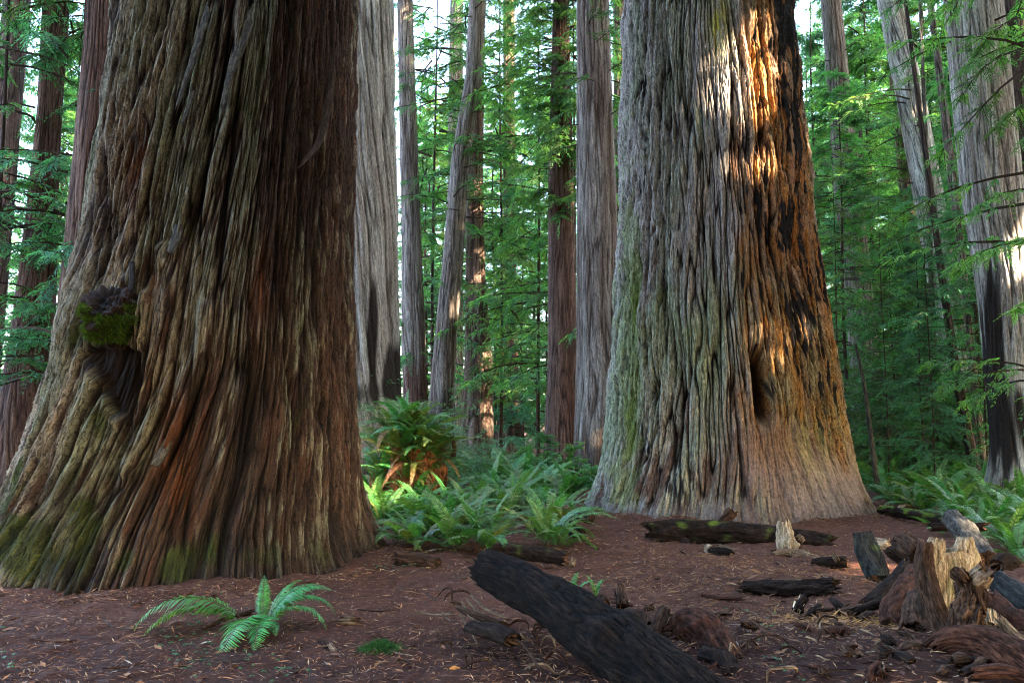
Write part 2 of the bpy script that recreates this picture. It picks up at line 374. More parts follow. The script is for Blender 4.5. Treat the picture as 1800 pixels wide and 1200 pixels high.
    leftw = 1 - sst(-0.75, 0.75, TH)
    wth = np.clip(0.02 + (0.72 - 0.35 * (1 - sst(0.8, 2.6, Z))) * leftw + 0.50 * s1 + 0.55 * s2 + 0.35 * plate + 0.25 * ter2, 0, 1)
    c = mix(brown, red, np.clip(-0.15 + 0.8 * s3 + 0.5 * ter2, 0, 1))
    c = c * np.clip(1.0 + 0.5 * ter2 + 0.35 * n3, 0.5, 1.6)[..., None]
    c = mix(c, mix(grey, lich, np.clip(0.35 + s1, 0, 1)), sst(0.25, 0.65, wth) * sst(0.55, 0.85, k))
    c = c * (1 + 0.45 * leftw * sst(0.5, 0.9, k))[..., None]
    c = mix(furrow, c, sst(0.42, 0.84, k))
    for (x, y, sx, sy) in ((305, 735, 24, 62), (300, 840, 26, 60), (240, 300, 22, 60), (275, 500, 12, 40), (455, 500, 16, 70), (330, 900, 22, 60)):
        c = mix(c, np.array([0.21, 0.07, 0.022]), 0.8 * gauss(px, py, x, y, sx, sy) * front * sst(0.2, 0.6, k) * np.clip(0.7 + s2, 0, 1))
    # bark darker towards the foot, moss, black patches
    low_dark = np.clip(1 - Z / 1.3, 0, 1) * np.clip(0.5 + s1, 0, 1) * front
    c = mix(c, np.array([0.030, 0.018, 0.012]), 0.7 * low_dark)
    m_ = sst(0.05, 0.55, 0.4 * s1 + 0.7 * f(0.22, 1.4, 55) + 0.95 * gauss(px, py, 330, 985, 110, 55) + 0.9 * gauss(px, py, 60, 965, 85, 60) + 0.8 * gauss(px, py, 30, 860, 30, 120) * 1.0
             + 0.35 * gauss(px, py, 140, 600, 30, 90) - 0.25) * front * sst(0.2, 0.5, k)
    c = mix(c, np.array([0.050, 0.075, 0.008]) * (0.8 + 0.5 * np.clip(s2, -1, 1))[..., None], 0.85 * m_)
    ch = np.clip(1.1 * gauss(px, py, 620, 985, 45, 60) + gauss(px, py, 115, 1005, 40, 40) + 0.8 * gauss(px, py, 100, 880, 30, 60) + 0.8 * gauss(px, py, 220, 770, 20, 30), 0, 1) * front * np.clip(0.6 + 0.8 * s2, 0, 1)
    c = mix(c, np.array([0.012, 0.009, 0.008]), ch)
    c = mix(c, np.array([0.014, 0.007, 0.005]) * (1 + 0.5 * n2)[..., None], np.clip(hol + 0.9 * gauss(px, py, 204, 650, 38, 52) * front, 0, 1))
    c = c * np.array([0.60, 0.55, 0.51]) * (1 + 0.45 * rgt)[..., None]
    bc = np.stack([np.cos(t2) * Rm, np.sin(t2) * Rm, Z], -1)
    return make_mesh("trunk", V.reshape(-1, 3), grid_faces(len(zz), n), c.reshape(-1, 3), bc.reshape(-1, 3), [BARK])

# ---- the right giant
RG = Trunk(14.7, [(0, 1107, 1407), (100, 1104, 1410), (200, 1099, 1420), (300, 1098, 1430), (400, 1094, 1437), (480, 1085, 1444), (560, 1082, 1456), (640, 1076, 1466), (720, 1073, 1474), (780, 1065, 1487),
                   (840, 1050, 1504), (880, 1030, 1522), (910, 1012, 1542), (935, 995, 1560)], 36)
def right_giant():
    n = 1000; th = th_grid(n, 0.5); zz = z_grid(-0.3, 9.3, RG.ztop, 640, 30)
    TH, Z = np.meshgrid(th, zz); R0 = RG.R(Z); Rm = 1.75
    B = RG.P(TH, Z, R0); px, py = proj(B); front = sst(-0.1, 0.25, np.cos(TH))
    lean = 0.02 * (Z - 3) * sst(0.2, 0.9, TH) * (1 - sst(3.5, 6, Z))
    wv = 0.022 * noise(np.cos(TH) * 2.2, np.sin(TH) * 2.2, Z * 0.7, 61) + 0.012 * noise(np.cos(TH) * 5, np.sin(TH) * 5, Z * 1.6, 62)
    t2 = TH + wv + lean * 2.2
    def f(lam, st, sd): return noise(np.cos(t2) * Rm / lam, np.sin(t2) * Rm / lam, Z / lam / st, sd)
    n0, n1, n2, n3 = f(0.31, 12, 70), f(0.088, 15, 71), f(0.040, 12, 72), f(0.018, 5, 73)
    h0 = 1 - np.exp(-np.abs(n0) / 0.13); h1 = 1 - np.exp(-(np.abs(n1) / 0.13) ** 1.5); h2 = 1 - np.exp(-np.abs(n2) / 0.14)
    plate = terrace(f(0.15, 6, 74) + 0.3 * f(0.05, 6, 77), 3.0, 0.10); sv = f(0.055, 15, 87) + 0.6 * f(0.022, 14, 88)
    bare = np.clip(sst(870, 905, py + 14 * noise(np.cos(TH) * 6, np.sin(TH) * 6, Z * 0.8, 75)) + sst(0.25, 0.6, gauss(px, py, 1370, 800, 75, 75) + gauss(px, py, 1440, 870, 80, 60) + 0.3 * plate) * front, 0, 1)
    smooth_strip = gauss(px, py, 1268, 120, 24, 190) * front
    amp = (1 - 0.7 * bare) * (1 - 0.6 * smooth_strip)
    root = np.exp(-np.maximum(Z, 0) / 0.5) * noise(np.cos(TH) * 3.2, np.sin(TH) * 3.2, Z * 0.5, 76)
    d = 0.11 * (h0 - 0.8) * (0.3 + 0.7 * amp) + 0.085 * amp * (h1 - 0.75) + 0.028 * amp * (h2 - 0.7) + 0.016 * n3 + 0.06 * amp * plate + 0.24 * root
    slot = np.exp(-(((px - (1338 + (py - 680) * 0.10)) / 13) ** 4) - ((py - 682) / 58) ** 4) * front
    d = d * (1 - 0.8 * slot) - 0.50 * slot
    d = d - 0.10 * gauss(px, py, 1375, 780, 45, 45) * front
    V = RG.P(TH, Z, R0 + d)
    k = np.clip(0.25 * h0 + 0.5 * h1 + 0.25 * h2, 0, 1)
    s1 = fbm(np.cos(t2) * 3, np.sin(t2) * 3, Z * 0.5, 80, 3); s2 = f(0.06, 7, 83) + 0.4 * n3; s3 = f(0.12, 7, 84); s4 = f(0.22, 5, 86)
    furrow = np.array([0.018, 0.010, 0.008]); brown = np.array([0.115, 0.068, 0.050]); grey = np.array([0.32, 0.285, 0.262]); lich = np.array([0.24, 0.265, 0.175]); orange = np.array([0.34, 0.135, 0.030]); char = np.array([0.014, 0.011, 0.011])
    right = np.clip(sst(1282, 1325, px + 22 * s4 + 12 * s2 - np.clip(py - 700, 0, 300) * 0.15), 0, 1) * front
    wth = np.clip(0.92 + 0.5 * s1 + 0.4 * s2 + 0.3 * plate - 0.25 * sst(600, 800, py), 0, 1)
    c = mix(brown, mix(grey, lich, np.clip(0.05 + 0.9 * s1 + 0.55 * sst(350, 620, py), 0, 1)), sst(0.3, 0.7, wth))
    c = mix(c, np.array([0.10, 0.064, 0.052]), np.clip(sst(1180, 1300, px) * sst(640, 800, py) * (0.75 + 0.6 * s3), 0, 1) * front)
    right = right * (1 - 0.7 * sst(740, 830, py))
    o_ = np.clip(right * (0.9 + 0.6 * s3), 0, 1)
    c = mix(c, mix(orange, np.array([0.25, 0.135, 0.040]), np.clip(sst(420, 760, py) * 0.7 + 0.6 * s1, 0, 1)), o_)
    # pale remnants of weathered bark on the burnt side
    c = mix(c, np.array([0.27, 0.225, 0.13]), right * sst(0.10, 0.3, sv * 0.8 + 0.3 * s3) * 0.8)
    c = mix(furrow, c, sst(0.34, 0.80, k + 0.30 * bare))
    # char
    ck = np.clip(1.0 * gauss(px, py, 1378, 40, 26, 130) + 0.8 * gauss(px, py, 1398, 210, 18, 110) + 0.85 * gauss(px, py, 1372, 400, 36, 55) + 0.75 * gauss(px, py, 1398, 560, 26, 100)
                 + 0.5 * gauss(px, py, 1440, 500, 26, 110) + 0.4 * gauss(px, py, 1440, 700, 30, 110) + 0.5 * gauss(px, py, 1320, 350, 26, 28) + 0.75 * gauss(px, py, 1180, 850, 46, 36) + 0.55 * gauss(px, py, 1140, 780, 14, 50)
                 + 0.5 * gauss(px, py, 1205, 905, 45, 22) + 0.7 * gauss(px, py, 1350, 900, 14, 36) + 0.4 * gauss(px, py, 1130, 170, 10, 110) + 0.08 * right, 0, 1.0) * 0.76
    c = mix(c, char, sst(0.42, 0.56, ck + 0.55 * sv + 0.25 * s3) * front)
    # bare, trodden wood at the foot
    bw = np.array([0.135, 0.105, 0.098]); bo = np.array([0.13, 0.066, 0.040])
    c = mix(c, mix(mix(bw, bo, np.clip(gauss(px, py, 1370, 790, 60, 50) * 1.2, 0, 1)), np.array([0.09, 0.05, 0.038]), np.clip(0.25 + 0.9 * s1 + 0.6 * sv, 0, 1) * 0.75), 0.85 * bare * (1 - 0.8 * np.clip(ck, 0, 1)))
    ml = sst(0.15, 0.6, 0.95 * gauss(px, py, 1108, 560, 24, 260) + 0.5 * gauss(px, py, 1085, 870, 40, 70) + 0.35 * gauss(px, py, 1200, 560, 60, 130) + 0.55 * f(0.2, 1.5, 85) - 0.15) * front
    c = mix(c, np.array([0.22, 0.26, 0.115]), 0.65 * ml * sst(0.2, 0.6, k))
    c = mix(c, np.array([0.12, 0.18, 0.02]), np.clip(gauss(px, py, 1117, 540, 8, 75) + gauss(px, py, 1110, 750, 9, 60), 0, 1) * 0.85 * front)
    c = mix(c, np.array([0.42, 0.36, 0.03]), np.clip(gauss(px, py, 1262, 40, 16, 50), 0, 1) * np.clip(0.7 + s2, 0, 1) * front)
    c = mix(c, np.array([0.16, 0.16, 0.04]), 0.5 * gauss(px, py, 1435, 780, 40, 60) * np.clip(s2 + 0.6, 0, 1) * front)
    c = mix(c, np.array([0.022, 0.010, 0.007]), np.clip(slot * 1.3, 0, 1))
    bc = np.stack([np.cos(t2) * Rm, np.sin(t2) * Rm, Z], -1)
    FF = grid_faces(len(zz), n)
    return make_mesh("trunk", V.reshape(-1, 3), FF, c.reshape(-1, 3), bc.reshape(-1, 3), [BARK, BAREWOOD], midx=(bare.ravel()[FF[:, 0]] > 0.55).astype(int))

# ------------------------------------------------------------------ foliage builders
def kites(B, D, U, l, w, bend=0.15):
    """leaf-shaped quads: base B, direction D, side U, length l, width w"""
    l = np.asarray(l)[:, None]; w = np.asarray(w)[:, None]
    M = B + D * l * 0.45; dn = np.zeros_like(B); dn[:, 2] = -1
    V = np.stack([B, M + U * w * 0.5, B + D * l + dn * l * bend, M - U * w * 0.5], 1)
    return V.reshape(-1, 3)
def quads(n): return np.arange(n * 4).reshape(-1, 4)
def sprays(O, D, U, L, rng, K=8, l0=0.16, w0=0.045, droop=0.25):
    """flat feathery sprays: twiglets both sides of a twig"""
    Bs, Ds, Us, ls, ws = [], [], [], [], []
    up = np.array([0, 0, 1.0])
    for k in range(K):
        t = (k + 0.7) / K
        for sd in (-1, 1):
            j = rng.normal(size=D.shape) * 0.16
            d = nrm(D * (0.55 + 0.4 * t) + U * sd * (0.85 - 0.35 * t) + j - up * droop * 0.6)
            b = O + D * (L * t)[:, None] - up * (droop * L * t * t)[:, None]
            Nn = nrm(np.cross(D, U)); u = nrm(np.cross(Nn, d) + rng.normal(size=D.shape) * 0.35)
            sc = rng.uniform(0.7, 1.25, len(O)) * (1.1 - 0.55 * t)
            Bs.append(b); Ds.append(d); Us.append(u); ls.append(l0 * sc); ws.append(w0 * sc)
    B, D2, U2 = np.concatenate(Bs), np.concatenate(Ds), np.concatenate(Us)
    return kites(B, D2, U2, np.concatenate(ls), np.concatenate(ws)), len(Bs)
def strip_tubes(P0, P1, r0, r1):
    """three-sided sticks P0->P1"""
    d = nrm(P1 - P0); a = nrm(np.cross(d, np.array([0.13, 0.27, 0.95]))); b = np.cross(d, a)
    vs = []
    for P, r in ((P0, r0), (P1, r1)):
        for k in range(3):
            vs.append(P + (a * cos(2.094 * k) + b * sin(2.094 * k)) * np.asarray(r)[:, None])
    V = np.stack(vs, 1).reshape(-1, 3); n = len(P0)
    f = np.array([[0, 1, 4, 3], [1, 2, 5, 4], [2, 0, 3, 5]])
    return V, (np.arange(n)[:, None, None] * 6 + f[None]).reshape(-1, 4)
def crown_mesh(seed, zlo, zhi, rlo, rhi, nb, J=7, l0=0.17, w0=0.05, sprL=0.55, droop=0.3, tint=(0.045, 0.105, 0.028), tint2=(0.03, 0.08, 0.045), K=7, trunk_r=0.15, half=None, keep=None, elev=0.1):
    rng = np.random.RandomState(seed)
    z = zlo + (zhi - zlo) * rng.rand(nb); t = (z - zlo) / (zhi - zlo)
    az = rng.rand(nb) * 2 * pi
    if half is not None: az = half + rng.normal(size=nb) * 0.9
    Lb = (rlo + (rhi - rlo) * t) * rng.uniform(0.45, 1.15, nb)
    el = elev + rng.normal(size=nb) * 0.18
    hd = np.stack([np.cos(az), np.sin(az), 0 * az], 1); up = np.array([0, 0, 1.0])
    side = np.stack([-np.sin(az), np.cos(az), 0 * az], 1)
    def bp(s):    # point along branches
        return hd * (trunk_r * 0.6 + Lb * s)[:, None] + up * (z + Lb * (np.sin(el) * s - droop * 0.55 * s * s))[:, None] + side * (0.12 * np.sin(s * 3 + az * 5) * Lb)[:, None]
    Vt, Ft, Vc, nv = [], [], [], 0
    Os, Ds, Us, Ls, cs = [], [], [], [], []
    for j in range(J):
        s = (j + 1 + rng.uniform(-0.3, 0.3)) / J * (0.85) + 0.17
        s = np.full(nb, s) if np.isscalar(s) else s
        P = bp(s); T = nrm(bp(s + 0.05) - P)
        for sd in (-1, 0, 1):
            if sd == 0 and j < J - 1 and j % 2: continue
            D = nrm(T * (0.55 if sd else 1.0) + side * sd * 0.85 + rng.normal(size=P.shape) * 0.22 + up * rng.normal(size=(nb, 1)) * 0.12)
            U = nrm(np.cross(D, up) + rng.normal(size=P.shape) * 0.25)
            keepm = rng.rand(nb) < (0.92 if j > 0 else 0.5)
            L = sprL * rng.uniform(0.6, 1.3, nb) * (1.1 - 0.4 * s)
            Os.append(P[keepm]); Ds.append(D[keepm]); Us.append(U[keepm]); Ls.append(L[keepm])
            cs.append((0.75 + 0.5 * noise(P[:, 0] * 0.8, P[:, 1] * 0.8, P[:, 2] * 0.8, 7))[keepm])
    O, D, U, L, cb = [np.concatenate(q) for q in (Os, Ds, Us, Ls, cs)]
    V, reps = sprays(O, D, U, L, rng, K, l0, w0, droop)
    nq = len(V) // 4
    c1 = mix(np.array(tint), np.array(tint2), np.tile(rng.rand(len(O)), reps)) * (np.tile(cb, reps) * rng.uniform(0.75, 1.3, nq) * 2.9)[:, None] * np.array([0.95, 1.0, 1.05])
    if keep is not None:
        m = keep(V.reshape(-1, 4, 3).mean(1)); V = V.reshape(-1, 4, 3)[m].reshape(-1, 3); c1 = c1[m]; nq = len(c1)
    C = np.repeat(c1, 4, 0)
    # limbs
    LV, LF, off = [V], [quads(nq)], len(V)
    for j in range(4):
        s0, s1 = j / 4, (j + 1) / 4
        rb = np.clip(0.012 * Lb + 0.006, 0.008, 0.07)
        v, f_ = strip_tubes(bp(np.full(nb, s0)), bp(np.full(nb, s1)), rb * (1 - 0.8 * s0), rb * (1 - 0.8 * s1))
        LV.append(v); LF.append(f_ + off); off += len(v)
    v, f_ = strip_tubes(O, O + D * (L * 0.9)[:, None] - up * (droop * L * 0.75)[:, None], np.full(len(O), 0.006), np.full(len(O), 0.002))
    LV.append(v); LF.append(f_ + off)
    V = np.concatenate(LV); F = np.concatenate(LF)
    col = np.concatenate([C, np.tile(np.array([0.05, 0.035, 0.025]), (len(V) - len(C), 1))])
    mi = np.zeros(len(F)); mi[nq:] = 1
    return make_mesh("crown", V, F, col, np.zeros_like(V), [LEAF, WOOD], mi, smooth=False)

def broad_mesh(seed, height, rad, nstem=7, nbr=26, nleaf=24, tint=(0.06, 0.155, 0.085), tint2=(0.10, 0.21, 0.06), ll=0.10, lw=0.040, base=0.25):
    """tanoak / huckleberry: thin stems, layered sprays of broad leaves"""
    rng = np.random.RandomState(seed); up = np.array([0, 0, 1.0])
    P0s, P1s, r0s, r1s = [], [], [], []; tips, dirs = [], []
    for s in range(nstem):
        a = rng.rand() * 6.28; p = np.array([cos(a), sin(a), 0]) * 0.08 * rng.rand(); d = nrm(np.array([cos(a) * 0.35, sin(a) * 0.35, 1]) * np.array([1, 1, 1.0]) + rng.normal(size=3) * 0.1)
        H = height * rng.uniform(0.55, 1.05); nseg = 6
        for k in range(nseg):
            q = p + d * H / nseg; P0s.append(p); P1s.append(q); r0s.append(0.02 * (1 - k / 7)); r1s.append(0.02 * (1 - (k + 1) / 7))
            if k / nseg >= base - 0.1:
                for b in range(max(1, nbr // nseg)):
                    az = rng.rand() * 6.28; L = rad * rng.uniform(0.35, 1.0) * (1.1 - 0.6 * k / nseg); o = p + (q - p) * rng.rand()
                    bd = nrm(np.array([cos(az), sin(az), rng.uniform(-0.1, 0.4)])); e = o + bd * L
                    P0s.append(o); P1s.append(e); r0s.append(0.007); r1s.append(0.002)
                    tips.append((o, e))
            p = q; d = nrm(d + rng.normal(size=3) * 0.16)
    Bs, Ds, Us, ls = [], [], [], []
    for (o, e) in tips:
        v = nrm(e - o); sd = nrm(np.cross(v, up)); n_ = nleaf
        t = rng.uniform(0.25, 1.05, n_); pos = o + (e - o) * t[:, None] + rng.normal(size=(n_, 3)) * 0.035
        d = nrm(v * 0.6 + sd * rng.choice([-1, 1], n_)[:, None] * rng.uniform(0.3, 1.1, n_)[:, None] + rng.normal(size=(n_, 3)) * 0.35)
        u = nrm(np.cross(d, up) + rng.normal(size=(n_, 3)) * 0.35)
        Bs.append(pos); Ds.append(d); Us.append(u); ls.append(ll * rng.uniform(0.6, 1.3, n_))
    B, D, U, l = np.concatenate(Bs), np.concatenate(Ds), np.concatenate(Us), np.concatenate(ls)
    V = kites(B, D, U, l, l * lw / ll); nq = len(B)
    C = np.repeat(mix(np.array(tint), np.array(tint2), rng.rand(nq)) * rng.uniform(0.7, 1.35, nq)[:, None], 4, 0)
    v, f_ = strip_tubes(np.array(P0s), np.array(P1s), np.array(r0s), np.array(r1s))
    leaves = make_mesh("leaves", V, quads(nq), C, None, [BROAD], smooth=False)
    stem = make_mesh("stem", v, f_, np.tile(np.array([0.12, 0.095, 0.07]), (len(v), 1)), v * 1.0, [WOOD])
    return leaves, stem

def frond_mesh(seed, L=1.0, e0=70, e1=-25, npair=34, wid=0.10, tint=(0.052, 0.165, 0.034), sway=0.12, bare=0.12, arch=1.3, bend=0.18):
    """sword-fern frond: arching stalk with narrow pinnae both sides"""
    rng = np.random.RandomState(seed); n = npair + 6
    t = np.linspace(0, 1, n); el = np.radians(e0 + (e1 - e0) * t ** arch)
    yaw = sway * t ** 2 * rng.uniform(-1, 1)
    ds = L / n; dx = np.cos(el) * np.cos(yaw); dy = np.cos(el) * np.sin(yaw); dz = np.sin(el)
    P = np.stack([np.cumsum(dx), np.cumsum(dy), np.cumsum(dz)], 1) * ds
    T = nrm(np.gradient(P, axis=0)); side = nrm(np.cross(np.tile([0, 0, 1.0], (n, 1)), T) + np.array([0, 1e-4, 0])); Nn = np.cross(T, side)
    tw = rng.uniform(-0.35, 0.35); side = side * cos(tw) + Nn * sin(tw); Nn = np.cross(T, side)
    Vs, Fs, Cs, off = [], [], [], 0
    m = t > bare; tt = (t[m] - bare) / (1 - bare)
    prof = np.minimum(1, 0.55 + 2.2 * tt) * (1 - tt ** 2.2) ** 0.8 * (1 - 0.15 * tt) + 0.06
    for sd in (-1, 1):
        pl = wid * L * prof * rng.uniform(0.88, 1.1, m.sum()); pw = np.maximum(L / npair * 0.95, 0.004) * np.clip(prof * 1.2, 0.35, 1)
        B = P[m]; d = nrm(side[m] * sd + T[m] * (0.22 + 0.5 * tt)[:, None] + Nn[m] * rng.normal(0.10, 0.10, (m.sum(), 1)))
        u = nrm(np.cross(Nn[m], d) + Nn[m] * rng.normal(0.1, 0.16, (m.sum(), 1)))
        dn = -Nn[m] * bend
        q = np.stack([B - u * pw[:, None] * 0.25, B + u * pw[:, None] * 0.25,
                      B + d * (pl * 0.45)[:, None] + u * pw[:, None] * 0.5 + dn * (pl * 0.15)[:, None], B + d * (pl * 0.45)[:, None] - u * pw[:, None] * 0.5 + dn * (pl * 0.15)[:, None],
                      B + d * pl[:, None] + u * pw[:, None] * 0.10 + dn * pl[:, None], B + d * pl[:, None] - u * pw[:, None] * 0.10 + dn * pl[:, None]], 1)
        k = m.sum(); Vs.append(q.reshape(-1, 3)); i = np.arange(k)[:, None] * 6 + off
        Fs.append(np.concatenate([i + np.array([[0, 1, 2, 3]]), i + np.array([[3, 2, 4, 5]])]))
        c = np.array(tint) * rng.uniform(0.7, 1.35, (k, 1)) * (0.9 + 0.35 * tt)[:, None]
        Cs.append(np.repeat(c, 6, 0)); off += k * 6
    v, f_ = strip_tubes(P[:-1], P[1:], np.full(n - 1, 0.0045 * L ** 0.5), np.full(n - 1, 0.004 * L ** 0.5) * (1 - 0.6 * t[1:]))
    Vs.append(v); Fs.append(f_ + off); Cs.append(np.tile(np.array([0.09, 0.085, 0.03]), (len(v), 1)))
    return make_mesh("frond", np.concatenate(Vs), np.concatenate(Fs), np.concatenate(Cs), None, [FERN], smooth=False)

# ------------------------------------------------------------------ dead wood
WOODS = {'black': ((0.008, 0.0045, 0.0035), (0.085, 0.050, 0.034)), 'dark': ((0.018, 0.010, 0.008), (0.105, 0.062, 0.045)), 'brown': ((0.03, 0.016, 0.010), (0.18, 0.095, 0.058)), 'red': ((0.035, 0.014, 0.009), (0.18, 0.072, 0.042)),
         'grey': ((0.05, 0.045, 0.04), (0.24, 0.22, 0.19)), 'pale': ((0.12, 0.07, 0.045), (0.60, 0.41, 0.26)), 'cream': ((0.36, 0.24, 0.14), (1.05, 0.82, 0.56)), 'slate': ((0.03, 0.032, 0.034), (0.14, 0.14, 0.13))}
def tube_data(pts, rad, seed, ns=28, amp=0.16, squash=1.0, roll=0.0, rag=0.12, wood='dark', end='brown', moss=0.0, step=0.03, hollow=0.35, knots=0, twist=0.0, up=(0, 0, 1)):
    pts = np.asarray(pts, float); rad = np.asarray(rad, float) if np.ndim(rad) else np.full(len(pts), rad)
    seg = np.linalg.norm(np.diff(pts, axis=0), axis=1); cum = np.concatenate([[0], np.cumsum(seg)]); Ltot = cum[-1]
    m = max(6, int(Ltot / step)); s = np.linspace(0, Ltot, m)
    P = np.stack([np.interp(s, cum, pts[:, k]) for k in range(3)], 1); r = np.interp(s, cum, rad)
    if len(pts) > 2:
        w = max(1, int(0.10 * m)); kk = np.ones(2 * w + 1) / (2 * w + 1)
        for k in range(3):
            e = np.pad(P[:, k], w, 'reflect', reflect_type='odd'); P[:, k] = np.convolve(e, kk, 'valid')
        r = np.convolve(np.pad(r, w, 'edge'), kk, 'valid')
    T = nrm(np.gradient(P, axis=0)); upv = np.array(up, float)
    if abs(T[m // 2] @ upv) > 0.93: upv = np.array([0.1, -1.0, 0.05])
    A = nrm(np.cross(T, upv)); Bn = np.cross(A, T)
    th = np.linspace(0, 2 * pi, ns, endpoint=False)
    TH, SS = np.meshgrid(th, s); rr = np.repeat(r[:, None], ns, 1); r0 = float(r.mean())
    t2 = TH + twist * SS
    q = 1 / max(0.05, r0 * 0.55)
    n1 = noise(np.cos(t2) * 1.7, np.sin(t2) * 1.7, SS * q * 0.35, seed); n2 = noise(np.cos(t2) * 4.5, np.sin(t2) * 4.5, SS * q * 0.5, seed + 1); n3 = noise(np.cos(t2) * 9, np.sin(t2) * 9, SS * q * 0.8, seed + 2); n4 = noise(np.cos(t2) * 2, np.sin(t2) * 2, SS * q * 1.6, seed + 3)
    h = 1 - np.exp(-np.abs(n2) / 0.18)
    h5 = 1 - np.exp(-np.abs(noise(np.cos(t2) * 11, np.sin(t2) * 11, SS * q * 0.45, seed + 7)) / 0.16) if ns >= 40 else 0.7 + 0 * h
    rr = rr * (1 + amp * (1.1 * n1 + 0.8 * (h - 0.65) + 0.25 * n3 + 0.5 * (h5 - 0.7)))
    rng = np.random.RandomState(seed)
    for _ in range(knots):
        ka, ks = rng.rand() * 6.28, Ltot * rng.uniform(0.15, 0.85)
        dd = (np.angle(np.exp(1j * (TH - ka)))) * r0
        rr = rr + 0.3 * r0 * np.exp(-(dd / (0.5 * r0)) ** 2 - ((SS - ks) / (0.6 * r0)) ** 2)
    ca, sa = rr * np.cos(TH), rr * np.sin(TH) * squash
    cr, sr = cos(roll), sin(roll)
    X, Y = ca * cr - sa * sr, ca * sr + sa * cr
    e0 = 1 - np.clip(SS / (0.12 * Ltot + 1e-6), 0, 1); e1 = 1 - np.clip((Ltot - SS) / (0.12 * Ltot + 1e-6), 0, 1)
    jag = np.abs(noise(np.cos(TH) * 2.5, np.sin(TH) * 2.5, 0 * TH + 3.3, seed + 4)) * 1.6 + 0.5 * np.abs(noise(np.cos(TH) * 7, np.sin(TH) * 7, 0 * TH + 7.3, seed + 5)) * 1.6
    lng = (e0 - e1) * jag * rag
    V = P[:, None] + A[:, None] * X[..., None] + Bn[:, None] * Y[..., None] + T[:, None] * lng[..., None]
    cA, cB = np.array(WOODS[wood][0]), np.array(WOODS[wood][1])
    c = (0.17 if wood == 'black' else 0.30 if wood in ('dark', 'slate') else 0.5) * mix(cA, cB, np.clip(0.35 + 0.45 * h + 0.6 * n3 + 0.35 * n1 + 0.5 * n4, 0, 1) * (0.25 + 0.75 * h) * (0.3 + 0.7 * h5))
    if moss:
        nz = (A[:, None] * (np.cos(TH) * cr)[..., None] + Bn[:, None] * (np.sin(TH))[..., None])[..., 2]
        mm = sst(0.1, 0.6, moss * (0.3 + 0.8 * nz) + 0.7 * noise(V[..., 0] * 7, V[..., 1] * 7, V[..., 2] * 7, seed + 6) - 0.25)
        c = mix(c, np.array([0.10, 0.14, 0.02]), 0.85 * mm)
    bc = np.stack([np.cos(TH) * r0, np.sin(TH) * r0, SS], -1)
    F = grid_faces(m, ns)[:, ::-1]
    Vs, Cs, Bs, Fs, Ts = [V.reshape(-1, 3)], [c.reshape(-1, 3)], [bc.reshape(-1, 3)], [F], []
    off = m * ns; ea, eb = np.array(WOODS[end][0]), np.array(WOODS[end][1])
    for (ring, sgn, start) in ((0, 1, True), (m - 1, -1, False)):
        base = ring * ns; rv = V[ring]; ctr = rv.mean(0)
        prev = base + np.arange(ns)
        for lev, (k, dp) in enumerate(((0.93, 0.01), (0.72, 0.5), (0.35, 0.9))):
            nv = ctr + (rv - ctr) * k + T[ring] * sgn * hollow * r0 * dp * (0.6 + 0.8 * np.abs(noise(th * 2, th * 0 + lev, th * 0 + seed, seed + 8)))[:, None]
            Vs.append(nv); Cs.append(mix(ea, eb, np.clip(0.55 + 0.6 * noise(np.cos(th) * 3, np.sin(th) * 3, th * 0 + lev * 0.7, seed + 9), 0, 1)))
            Bs.append(np.stack([np.cos(th) * r0 * k, np.sin(th) * r0 * k, th * 0], 1))
            nw = off + np.arange(ns); off += ns
            q = np.stack([prev, np.roll(prev, -1), np.roll(nw, -1), nw], 1)
            Fs.append(q if start else q[:, ::-1]); prev = nw
        Vs.append((ctr + T[ring] * sgn * hollow * r0)[None]); Cs.append(ea[None]); Bs.append(np.zeros((1, 3)))
        tr = np.stack([prev, np.roll(prev, -1), np.full(ns, off)], 1); off += 1
        Ts.append(tr if start else tr[:, ::-1])
    return [np.concatenate(Vs), np.concatenate(Fs), np.concatenate(Cs), np.concatenate(Bs), np.concatenate(Ts)]
def tube(name, pts, rad, seed, parent=None, **kw):
    V, F, C, B, T = tube_data(pts, rad, seed, **kw)
    return obj(name, make_mesh(name, V, F, C, B, [WOOD], tris=T), parent)
# ------------------------------------------------------------------ the two giants
def rooted(name, base, label, cat, group=None):
    e = empty(name, base); tag(e, label, cat, group); return e
def adopt(e, o):
    o.parent = e; o.location = [-c for c in e.location]; return o
lg = rooted("giant_redwood", (float(LG.C(0)), LG.D, float(gz(LG.C(0), LG.D))), "huge brown redwood with a mossy burl and twisting bark, filling the left side", "tree")
adopt(lg, obj("trunk", left_giant()))
rg = rooted("giant_redwood", (float(RG.C(0)), RG.D, float(gz(RG.C(0), RG.D))), "huge grey redwood with fire scars, sunlit orange wood and a dark slot near its base", "tree")
adopt(rg, obj("trunk", right_giant()))

